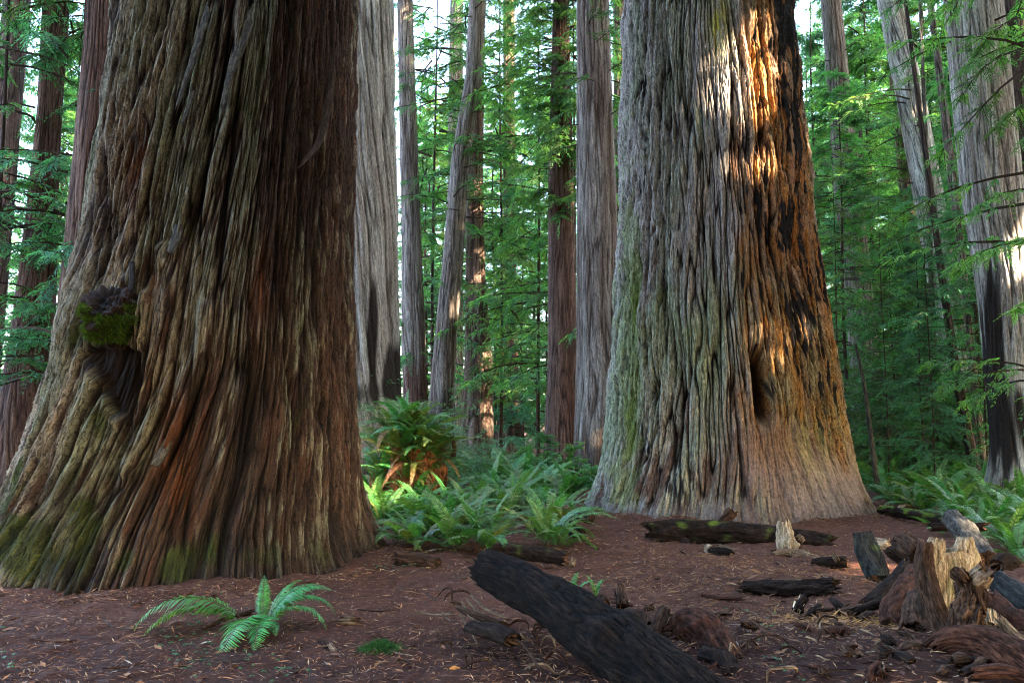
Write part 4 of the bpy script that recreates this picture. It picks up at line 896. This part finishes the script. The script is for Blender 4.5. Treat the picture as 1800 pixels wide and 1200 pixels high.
log("fallen_log", pix((958, 886, 12.6), (985, 892, 12.4), (1012, 902, 12.2)), [.085, .075, .05], 709, "orange-brown rotten log in the ferns near the path", wood='pale', end='brown', moss=.3, rag=.2)
log("fallen_log", pix((1010, 905, 12.2), (1030, 908, 12.0), (1046, 911, 11.9)), [.075, .08, .075], 710, "short pale log with a dark hollow end at the scarred giant's left foot", wood='grey', end='black', hollow=.6)
log("mossy_branch", pix((985, 920, 11.6), (1020, 945, 10.8), (1055, 970, 10.2)), [.05, .045, .03], 711, "mossy branch pointing from the ferns to the path", "branch", wood='dark', moss=.9, amp=.3)
log("mossy_branch", pix((975, 900, 12.2), (1000, 918, 11.7), (1030, 935, 11.2)), [.04, .04, .03], 712, "second mossy branch, above the one on the path's edge", "branch", wood='dark', moss=.8, amp=.3)
# log before the scarred giant
l2 = rooted("fallen_log", on(1290, 975), "long dark log lying before the scarred giant", "log")
adopt(l2, tube("trunk", pix((1122, 941, 11.2), (1180, 937, 11.2), (1290, 942, 11.1), (1400, 953, 10.95), (1482, 962, 10.8)), [.15, .18, .18, .17, .13], 720, ns=60, amp=.14, wood='dark', end='dark', moss=.18, rag=.25, step=.02))
adopt(l2, tube("branch_stub", pix((1266, 930, 11.25), (1278, 910, 11.2), (1292, 893, 11.2)), [.085, .075, .075], 721, wood='brown', end='pale', rag=.06))
adopt(l2, tube("branch_stub", pix((1195, 945, 11.25), (1205, 958, 11.0), (1213, 968, 10.85)), [.10, .09, .05], 722, wood='dark', rag=.06))
log("branch_log", pix((1252, 960, 10.7), (1290, 972, 10.6), (1345, 985, 10.45)), [.05, .065, .055], 723, "tan branch lying along the front of the long dark log", "branch", wood='pale', rag=.1)
log("wood_chunk", pix((1243, 985, 10.25), (1270, 978, 10.2), (1292, 984, 10.1)), [.10, .12, .09], 724, "black lumpy chunk with a pale broken face before the long dark log", "wood chunk", wood='black', end='pale', amp=.4, rag=.1)
log("wood_chunk", pix((1240, 962, 10.4), (1252, 968, 10.3)), [.045, .05], 725, "small whitish splinter on the black lumpy chunk", "wood chunk", wood='cream', amp=.3)
dw = rooted("driftwood_root", on(1390, 985), "pale L-shaped root standing against the long dark log", "root")
adopt(dw, tube("root", pix((1378, 905, 10.3), (1380, 935, 10.3), (1385, 962, 10.25), (1410, 974, 10.2)), [.05, .09, .13, .10], 726, ns=40, wood='cream', amp=.3, rag=.15))
adopt(dw, tube("root", pix((1350, 974, 10.2), (1385, 972, 10.15), (1440, 984, 10.0), (1470, 985, 10.0)), [.05, .07, .06, .05], 727, wood='pale', amp=.25, rag=.1))
adopt(dw, tube("root", pix((1398, 955, 10.3), (1412, 940, 10.35)), [.06, .04], 728, wood='pale', rag=.1))
log("branch_log", pix((1418, 992, 9.5), (1455, 988, 9.4), (1500, 987, 9.3)), [.05, .065, .06], 729, "dark round branch lying right of the pale root", "branch", wood='dark')
log("wood_splinter", pix((1462, 968, 9.3), (1476, 990, 9.25)), [.022, .03], 730, "thin orange splinter leaning on the dark round branch", "stick", wood='pale')
log("fallen_log", pix((1283, 1030, 8.0), (1340, 1034, 7.9), (1420, 1033, 7.75), (1492, 1030, 7.6)), [.055, .085, .095, .10], 731, "flat dark log lying across the path", squash=.75, wood='dark', rag=.25, amp=.22, ns=48, step=.015)
log("wood_splinter", pix((1222, 1043, 7.75), (1265, 1050, 7.6), (1318, 1052, 7.5)), [.022, .034, .02], 732, "red-brown plank splinter left of the flat dark log", "stick", wood='red', squash=.6, rag=.15)
log("stick", pix((1350, 1021, 8.05), (1420, 1019, 7.95)), [.012, .012], 733, "straight orange stick behind the flat dark log", "stick", wood='pale')
# pile at right
log("wood_slab", pix((1512, 924, 8.3), (1522, 960, 8.2), (1540, 1000, 8.1), (1548, 1030, 8.0)), [.085, .11, .125, .10], 740, "grey-green split slab standing at the left of the woodpile", "wood slab", squash=.5, wood='slate', moss=.25, rag=.25, up=(0, -1, .05), ns=40, step=.015)
log("hollow_log", pix((1575, 960, 8.5), (1600, 972, 8.3), (1625, 990, 8.1)), [.14, .15, .13], 741, "hollow rotten log with a dark mouth behind the pale broken stump", "log", wood='brown', end='black', hollow=1.3, rag=.2, amp=.3, ns=40)
log("wood_chunk", pix((1530, 955, 8.9), (1570, 958, 8.8)), [.06, .06], 742, "pale wood chunk between the grey slab and the hollow log", "wood chunk", wood='cream', amp=.3)
log("branch_log", pix((1598, 985, 7.9), (1570, 1020, 7.6), (1535, 1050, 7.3), (1512, 1065, 7.1)), [.045, .05, .05, .03], 743, "thin dark branch sloping down from the pale stump to the path", "branch", wood='dark')
log("branch_log", pix((1612, 1000, 7.4), (1585, 1040, 7.0), (1565, 1075, 6.75), (1562, 1105, 6.55)), [.07, .085, .085, .06], 744, "red-brown curved log leaning on the pale stump's left side", "log", wood='red', rag=.05)
log("cut_log", pix((1612, 1040, 6.6), (1606, 1075, 6.4), (1602, 1118, 6.2)), [.06, .085, .085], 745, "short brown log with hollow lower end and a moss-tipped top", "log", wood='brown', end='black', hollow=.7, rag=.10)
st = rooted("broken_stump", on(1665, 1115), "broken stump showing a broad pale wood face in the woodpile", "stump")
adopt(st, tube("wood", pix((1665, 945, 6.3), (1672, 985, 6.3), (1672, 1040, 6.25), (1668, 1110, 6.2)), [.16, .205, .155, .13], 746, ns=70, squash=.4, wood='cream', end='pale', rag=.45, amp=.16, up=(0, -1, .05), step=.012, moss=.10))
adopt(st, tube("wood", pix((1646, 1000, 6.26), (1644, 965, 6.26), (1648, 938, 6.26)), [.07, .075, .05], 7461, ns=40, squash=.5, wood='cream', end='pale', rag=.12, moss=.35, up=(0, -1, .05)))
adopt(st, tube("wood", pix((1690, 1000, 6.28), (1696, 965, 6.28), (1695, 934, 6.28)), [.07, .08, .045], 7462, ns=40, squash=.5, wood='cream', end='pale', rag=.12, moss=.35, up=(0, -1, .05)))
adopt(st, tube("bark", pix((1627, 948, 6.2), (1622, 1000, 6.15), (1640, 1060, 6.05), (1665, 1120, 5.95), (1690, 1160, 5.85)), [.045, .07, .08, .08, .07], 747, ns=40, wood='brown', rag=.05, amp=.2, squash=.8, up=(0, -1, .05)))
sn = rooted("root_snag", on(1700, 1125), "twisted dark snag with a flared torn top, right of the pale stump", "stump")
adopt(sn, tube("stem", pix((1700, 1005, 5.85), (1708, 1040, 5.8), (1700, 1080, 5.75), (1690, 1135, 5.7)), [.085, .075, .09, .10], 748, ns=60, wood='brown', end='dark', rag=.2, amp=.3, twist=1.8, hollow=.8, up=(0, -1, .05), step=.01))
adopt(sn, tube("prong", pix((1712, 1030, 5.8), (1728, 1010, 5.75), (1742, 998, 5.72)), [.06, .065, .05], 749, wood='pale', amp=.3, rag=.12, twist=1))
adopt(sn, tube("prong", pix((1696, 1022, 5.78), (1684, 1008, 5.76), (1670, 998, 5.75)), [.05, .04, .02], 750, wood='brown', amp=.3, rag=.1))
log("arched_log", pix((1622, 1152, 5.55), (1665, 1128, 5.5), (1730, 1128, 5.35), (1795, 1160, 5.15), (1860, 1225, 4.9)), [.06, .085, .105, .12, .12], 751, "arching dark log in the bottom right corner with a mossy lower edge", ns=60, wood='red', moss=.15, amp=.18, rag=.15)
log("hollow_log", pix((1640, 1200, 5.35), (1740, 1195, 5.2), (1840, 1210, 5.0)), [.05, .07, .07], 752, "black rotten log under the arching log", wood='black')
log("fallen_log", pix((1670, 908, 9.6), (1700, 938, 9.2), (1738, 985, 8.7)), [.11, .125, .09], 753, "smooth grey-brown log leaning behind the pale stump", wood='grey', rag=.06)
log("branch_log", pix((1622, 926, 9.9), (1670, 925, 9.8), (1745, 925, 9.6)), [.045, .05, .045], 754, "thin dark branch behind the leaning grey-brown log", "branch", wood='dark')
log("fallen_log", pix((1738, 1010, 7.3), (1780, 1040, 7.1), (1840, 1075, 6.8)), [.085, .10, .10], 755, "bluish-dark log running out of the right edge above the others", wood='slate')
log("fallen_log", pix((1728, 1045, 6.6), (1770, 1085, 6.4), (1840, 1120, 6.1)), [.08, .10, .10], 756, "brown log running out of the right edge below the bluish one", wood='red')
log("branch_log", pix((1752, 1080, 5.9), (1780, 1115, 5.75), (1830, 1150, 5.6)), [.03, .038, .04], 757, "tan branch crossing the bottom right logs", "branch", wood='pale')
log("wood_chunk", pix((1738, 1062, 6.2), (1742, 1105, 6.1)), [.05, .06], 758, "pale flake standing between the snag and the tan branch", "wood chunk", wood='cream', squash=.4, up=(0, -1, 0.05))
log("fallen_log", pix((1545, 895, 13.5), (1610, 905, 12.6), (1680, 920, 11.9)), [.07, .08, .06], 759, "mossy fallen branch at the scarred giant's right foot", "branch", wood='dark', moss=.7)
log("branch_log", pix((1488, 1078, 6.85), (1540, 1062, 6.9), (1595, 1035, 7.0)), [.025, .038, .03], 790, "slim dark branch crossing in front of the thin sloping branch", "branch", wood='dark')
log("wood_chunk", pix((1745, 1000, 7.6), (1765, 985, 7.7), (1790, 990, 7.8)), [.05, .07, .05], 791, "dark lumpy wood chunk behind the twisted snag", "wood chunk", wood='dark', amp=.35, rag=.15)
log("fallen_log", pix((1545, 1198, 5.45), (1600, 1165, 5.6), (1645, 1140, 5.75)), [.035, .055, .05], 792, "short rotten log pointing at the arching log's left end", wood='brown', end='black', amp=.3, rag=.2)
log("branch_log", pix((1690, 1185, 5.0), (1760, 1178, 4.95), (1840, 1200, 4.85)), [.03, .04, .04], 793, "red-brown branch lying across the front of the arching log", "branch", wood='red', amp=.25)
log("wood_splinter", pix((1575, 1105, 6.4), (1590, 1135, 6.2), (1612, 1150, 6.1)), [.02, .03, .02], 794, "orange splintered chip between the short brown log and the arching log", "stick", wood='pale', rag=.15, squash=.5)
# roots between the black log and the path
rk = rooted("root_tangle", on(1190, 1150), "reddish gnarled root with an upright fork beside the black log", "root")
adopt(rk, tube("root", pix((1168, 1120, 6.35), (1215, 1095, 6.25), (1265, 1135, 5.95), (1305, 1200, 5.6)), [.075, .125, .115, .10], 760, ns=50, wood='red', amp=.25, knots=2, step=.015))
adopt(rk, tube("root", pix((1172, 1064, 6.5), (1160, 1090, 6.4), (1146, 1130, 6.25)), [.045, .048, .05], 761, wood='brown', amp=.2))
adopt(rk, tube("root", pix((1155, 1100, 6.4), (1180, 1098, 6.4), (1205, 1102, 6.35)), [.035, .035, .03], 762, wood='brown'))
adopt(rk, tube("root", pix((1230, 1150, 5.85), (1270, 1160, 5.65), (1290, 1215, 5.4)), [.06, .085, .07], 763, wood='dark', amp=.3))
log("root_stub", pix((1092, 1020, 7.4), (1090, 1045, 7.3), (1096, 1075, 7.15)), [.028, .036, .05], 764, "thin upright splinter stub behind the black log", "stump", wood='brown', rag=.2, up=(0, -1, .05))
log("root_stub", pix((1092, 1085, 6.9), (1125, 1090, 6.75), (1140, 1112, 6.6)), [.075, .085, .06], 765, "dark broken root end against the black log", "root", wood='brown', end='dark')
log("root_stub", pix((1052, 1050, 7.3), (1066, 1066, 7.2)), [.055, .05], 766, "small brown root knob showing over the black log", "root", wood='brown')
log("fallen_branch", pix((1288, 1105, 6.5), (1318, 1128, 6.3), (1370, 1146, 6.1), (1425, 1150, 6.0)), [.03, .05, .05, .035], 767, "red-brown branch with an orange tip in the right foreground", "branch", wood='red', rag=.15)
log("root_stub", pix((1400, 1080, 6.9), (1406, 1060, 6.95), (1420, 1044, 7.0)), [.045, .036, .03], 768, "small curved stub with a yellow cut tip in the path", "root", wood='dark', end='cream')
log("wood_splinter", pix((1476, 1090, 6.3), (1495, 1125, 6.1), (1520, 1165, 5.9)), [.02, .04, .035], 769, "tan splintered stick in the right foreground", "stick", wood='pale', rag=.15)
log("fallen_log", pix((-40, 800, 19.5), (20, 805, 19), (62, 816, 18.6)), [.16, .17, .14], 770, "mossy log at the left edge behind the left giant", wood='brown', moss=.4)
log("leaning_stem", pix((1503, 600, 16.2), (1520, 680, 16.1), (1530, 760, 16.0), (1543, 860, 16.0)), [.022, .032, .04, .05], 771, "thin pale leaning stem beside the scarred giant", "sapling", wood='grey')
log("leaning_stem", pix((794, 760, 14.6), (799, 785, 14.6), (795, 812, 14.6)), [.03, .035, .05], 772, "yellow-green mossy broken stem behind the stump mound", "stump", wood='brown', moss=1.2)
# under the foreground fern
log("dead_branch", pix((345, 1110, 6.5), (400, 1085, 6.7), (455, 1072, 6.85)), [.012, .018, .02], 780, "brown dead branch under the foreground fern", "branch", wood='brown')
log("root_stub", pix((560, 1120, 6.2), (585, 1160, 5.9), (600, 1215, 5.5)), [.02, .035, .035], 781, "curving dark root right of the foreground fern", "root", wood='dark')
log("wood_splinter", pix((575, 1125, 6.1), (600, 1160, 5.85), (625, 1190, 5.65)), [.018, .024, .015], 782, "orange-brown splinter beside the curving root", "stick", wood='pale', squash=.5)
log("dead_branch", pix((485, 1115, 6.2), (515, 1160, 5.8), (535, 1200, 5.5)), [.006, .007, .006], 783, "thin reddish twig right of the foreground fern", "stick", wood='red')
log("dead_branch", pix((725, 1075, 7.0), (770, 1080, 6.9), (805, 1078, 6.8)), [.008, .010, .008], 784, "pale orange stick touching the bark slab", "stick", wood='pale')
log("dead_branch", pix((805, 1075, 6.6), (830, 1110, 6.3), (842, 1140, 6.15)), [.008, .009, .006], 785, "tan stick leaning over the split chunk", "stick", wood='pale')
log("dead_branch", pix((875, 1108, 6.05), (920, 1130, 5.8), (955, 1185, 5.4)), [.010, .010, .007], 786, "brown root arching below the black log", "root", wood='brown')
log("stone", pix((608, 1090, 6.65), (622, 1091, 6.65)), [.03, .028], 787, "small tan lump on the duff right of the foreground fern", "stone", wood='pale', amp=.3)
for (px, py, lab) in ((880, 1177, "orange fallen leaf at the bottom beside the black log"), (800, 1174, "small tan fallen leaf left of the orange one")):
    p = on(px, py, .012); V = kites(p[None] - np.array([[.04, 0, 0]]), nrm(np.array([[1, .2, .15]])), nrm(np.array([[-.15, 1, .35]])), [.075], [.04])
    tag(obj("fallen_leaf", make_mesh("fallen_leaf", np.concatenate([V, V - np.array([0, 0, .004])]), np.array([[0, 1, 2, 3], [7, 6, 5, 4]]), np.tile([.5, .2, .04], (8, 1)), None, [LITTER])), lab, "leaf")
# scattered sticks
rr = np.random.RandomState(31); nst = 0
while nst < 46:
    px, py = rr.uniform(20, 1780), rr.uniform(990, 1198); p = on(px, py, .012)
    if np.hypot(p[0] - LG.C(0), p[1] - LG.D) < 2.6 or (850 < px < 1280 and py > 960 + (px - 850) * .5): continue
    a = rr.uniform(0, 6.28); L = rr.uniform(.12, .42); d = np.array([cos(a), sin(a), 0]); bow = np.array([-sin(a), cos(a), 0]) * rr.uniform(-.2, .2) * L
    q = [p - d * L / 2, p + bow, p + d * L / 2 + np.array([0, 0, rr.uniform(0, .04)])]
    tag(tube("stick", q, [.004, .006, .003], 800 + nst, ns=7, step=.03, wood=['brown', 'pale', 'red', 'grey'][nst % 4], rag=.01), "thin dead stick lying loose on the reddish forest floor", "stick", "sticks scattered on the forest floor"); nst += 1
for i in range(30):
    px, py = (rr.uniform(775, 985), rr.uniform(1045, 1195)) if i < 15 else (rr.uniform(1180, 1480), rr.uniform(1085, 1195))
    if px > 850 and py < 1000 + (px - 850) * .85 and i < 15: py = min(1195, 1010 + (px - 850) * .95 + rr.uniform(0, 40))
    p = on(px, py, .015); a = rr.uniform(0, 6.28); L = rr.uniform(.15, .4); d = np.array([cos(a), sin(a) * .6, 0]); n2_ = np.array([-sin(a), cos(a), 0]); h_ = rr.uniform(.01, .09)
    tag(tube("root", [p - d * L / 2 - np.array([0, 0, .02]), p - d * L / 6 + n2_ * rr.uniform(-.08, .08) + np.array([0, 0, h_]), p + d * L / 4 + n2_ * rr.uniform(-.08, .08) + np.array([0, 0, h_ * .8]), p + d * L / 2 - np.array([0, 0, .02])], [.005, rr.uniform(.006, .014), .008, .004], 960 + i, ns=9, step=.02, wood=['brown', 'red', 'brown', 'pale'][i % 4], rag=.02), "thin curled root tangled in the debris around the black log", "root", "thin roots tangled round the black log")
for i in range(12):
    p = on(rr.uniform(1425, 1570), rr.uniform(1062, 1170), .015); a = rr.uniform(0, 6.28); d = np.array([cos(a), sin(a), .25]) * rr.uniform(.03, .06)
    tag(tube("twig", [p - d, p + d * .3 + np.array([0, 0, .008]), p + d], [.005, .006, .004], 860 + i, ns=7, step=.02, wood='cream', rag=.005), "short whitish twig on the dark mulch left of the woodpile", "twig", "whitish twigs left of the woodpile")

for i in range(52):
    px, py = (rr.uniform(1400, 1790), rr.uniform(1060, 1198)) if i < 40 else (rr.uniform(960, 1330), rr.uniform(1060, 1190))
    if i >= 40 and py > 960 + (px - 850) * .42: continue
    p = on(px, py, .02); a = rr.uniform(0, 6.28); L = rr.uniform(.08, .30); d = np.array([cos(a), sin(a), rr.uniform(-.1, .5)]) * L / 2
    tag(tube("wood_chunk", [p - d * .9, p + np.array([0, 0, .02]), p + d], [rr.uniform(.015, .03), rr.uniform(.025, .045), .015], 880 + i, ns=16, step=.015, wood=['brown', 'dark', 'red', 'brown'][i % 4], squash=rr.uniform(.4, .9), rag=.12, amp=.35), "small broken piece of dark wood lying in the debris of the right foreground", "wood chunk", "broken wood in the foreground debris")
# green needle tuft and sorrel
p = on(668, 1142); a_ = rng.normal(size=(900, 2)) * .05; tp = np.stack([p[0] + a_[:, 0], p[1] + a_[:, 1], p[2] + .03 * np.exp(-(a_ ** 2).sum(1) / .004)], 1)
dv = np.stack([a_[:, 0] * 12, a_[:, 1] * 12, np.full(900, .8)], 1)
tag(obj("needle_tuft", moss_tuft_mesh("needle_tuft", tp, nrm(dv), 12, .05, 2, (.03, .085, .025), .004)), "small dark green needle tuft on the duff left of the black log", "plant")
def sorrel():
    rr = np.random.RandomState(41); Vs = []; cs = []
    c = np.concatenate([np.stack([on(px, py)[:2] for px, py in zip(rr.normal(x, sx, k), np.clip(rr.normal(y, sy, k), 1000, 1210))]) for (x, y, sx, sy, k) in ((380, 1130, 45, 28, 46), (330, 1150, 30, 20, 16), (470, 1180, 30, 20, 14), (1380, 1150, 50, 30, 14), (700, 985, 30, 10, 24), (10, 1150, 15, 30, 8), (1320, 1090, 30, 10, 6))])
    for (x, y) in c:
        h = rr.uniform(.02, .06); o = np.array([x, y, float(gz(x, y)) + h]); a0 = rr.uniform(0, 6.28)
        for k in range(3):
            a = a0 + k * 2.094; D = np.array([[cos(a), sin(a), -.15]]); U = np.array([[-sin(a), cos(a), rr.uniform(-.3, .3)]])
            Vs.append(kites(o[None], nrm(D), nrm(U), [.022], [.024])); cs.append(np.array([.03, .115, .05]) * rr.uniform(.6, 1.3))
    V = np.concatenate(Vs); return make_mesh("sorrel", V, quads(len(V) // 4), np.repeat(np.array(cs), 4, 0), None, [BROAD], smooth=False)
o = obj("sorrel", sorrel()); o["kind"] = "stuff"
# ------------------------------------------------------------------ needle litter
def litter():
    rr = np.random.RandomState(51); n = 190000
    y = 3.9 + 11.5 * rr.rand(n) ** 1.35; x = (rr.rand(n) * 2 - 1) * (0.62 * y + .6)
    keep = np.hypot(x - LG.C(0), y - LG.D) > 2.15; keep &= np.hypot(x - RG.C(0), y - RG.D) > 2.3; x, y = x[keep], y[keep]; n = len(x)
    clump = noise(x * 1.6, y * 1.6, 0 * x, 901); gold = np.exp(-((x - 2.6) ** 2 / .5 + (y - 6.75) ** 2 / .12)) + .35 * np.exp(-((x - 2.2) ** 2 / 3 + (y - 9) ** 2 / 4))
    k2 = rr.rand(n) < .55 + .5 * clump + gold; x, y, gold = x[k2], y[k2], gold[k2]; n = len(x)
    L = rr.uniform(.018, .09, n) * rr.uniform(.5, 1.2, n) * (1 + .8 * gold); w = L * rr.uniform(.06, .16, n); a = rr.rand(n) * 6.28
    D = nrm(np.stack([np.cos(a), np.sin(a), rr.normal(size=n) * .22], 1)); U = nrm(np.cross(D, np.array([0, 0, 1.0])) + rr.normal(size=(n, 3)) * .3); U = nrm(np.cross(D, np.cross(U, D)))
    nb_ = 9000; tb = rr.rand(nb_); A0 = np.where(tb < .55, LG.C(0), RG.C(0)); B0 = np.where(tb < .55, LG.D, RG.D); R0 = np.where(tb < .55, 2.38, 2.46); ang = rr.uniform(pi * .95, pi * 2.05, nb_); dr = np.abs(rr.normal(size=nb_)) * .22
    heap = (.6 + noise(np.cos(ang) * 4, np.sin(ang) * 4, tb, 903)) * .07
    x[:nb_] = A0 + np.cos(ang) * (R0 + dr); y[:nb_] = B0 + np.sin(ang) * (R0 + dr); zadd = np.zeros(n); zadd[:nb_] = rr.rand(nb_) * np.maximum(heap, .005) * np.exp(-dr / .14); gold[:nb_] = 0
    nr = np.exp(-((x - 0.5) ** 2 / 90 + (y - 8) ** 2 / 120))
    z = gz(x, y) + nr * (0.035 * fbm(x * 2.2, y * 2.2, 0 * x, 11, 3) + 0.014 * fbm(x * 13, y * 13, 0 * x, 15, 2)) + rr.uniform(.002, .016, n) + zadd
    u = rr.rand(n); pal = np.array([[.07, .03, .02], [.15, .065, .035], [.26, .12, .055], [.40, .24, .12], [.30, .24, .19]])
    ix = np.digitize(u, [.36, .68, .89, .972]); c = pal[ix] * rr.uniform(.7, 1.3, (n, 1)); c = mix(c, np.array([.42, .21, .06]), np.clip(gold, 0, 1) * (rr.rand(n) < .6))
    fl = rr.rand(n) < .045; w = np.where(fl, L * rr.uniform(.3, .55, n), w); L = np.where(fl, L * 1.3, L); c[fl] = pal[rr.randint(0, 3, fl.sum())] * rr.uniform(.5, 1.0, (fl.sum(), 1))
    tw_ = rr.rand(n) < .010; L = np.where(tw_, rr.uniform(.14, .38, n), L); w = np.where(tw_, rr.uniform(.004, .008, n), w); D[tw_, 2] *= .4
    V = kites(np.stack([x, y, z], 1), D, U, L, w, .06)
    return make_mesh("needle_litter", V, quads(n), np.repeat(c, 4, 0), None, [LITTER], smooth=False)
o = obj("needle_litter", litter()); o["kind"] = "stuff"
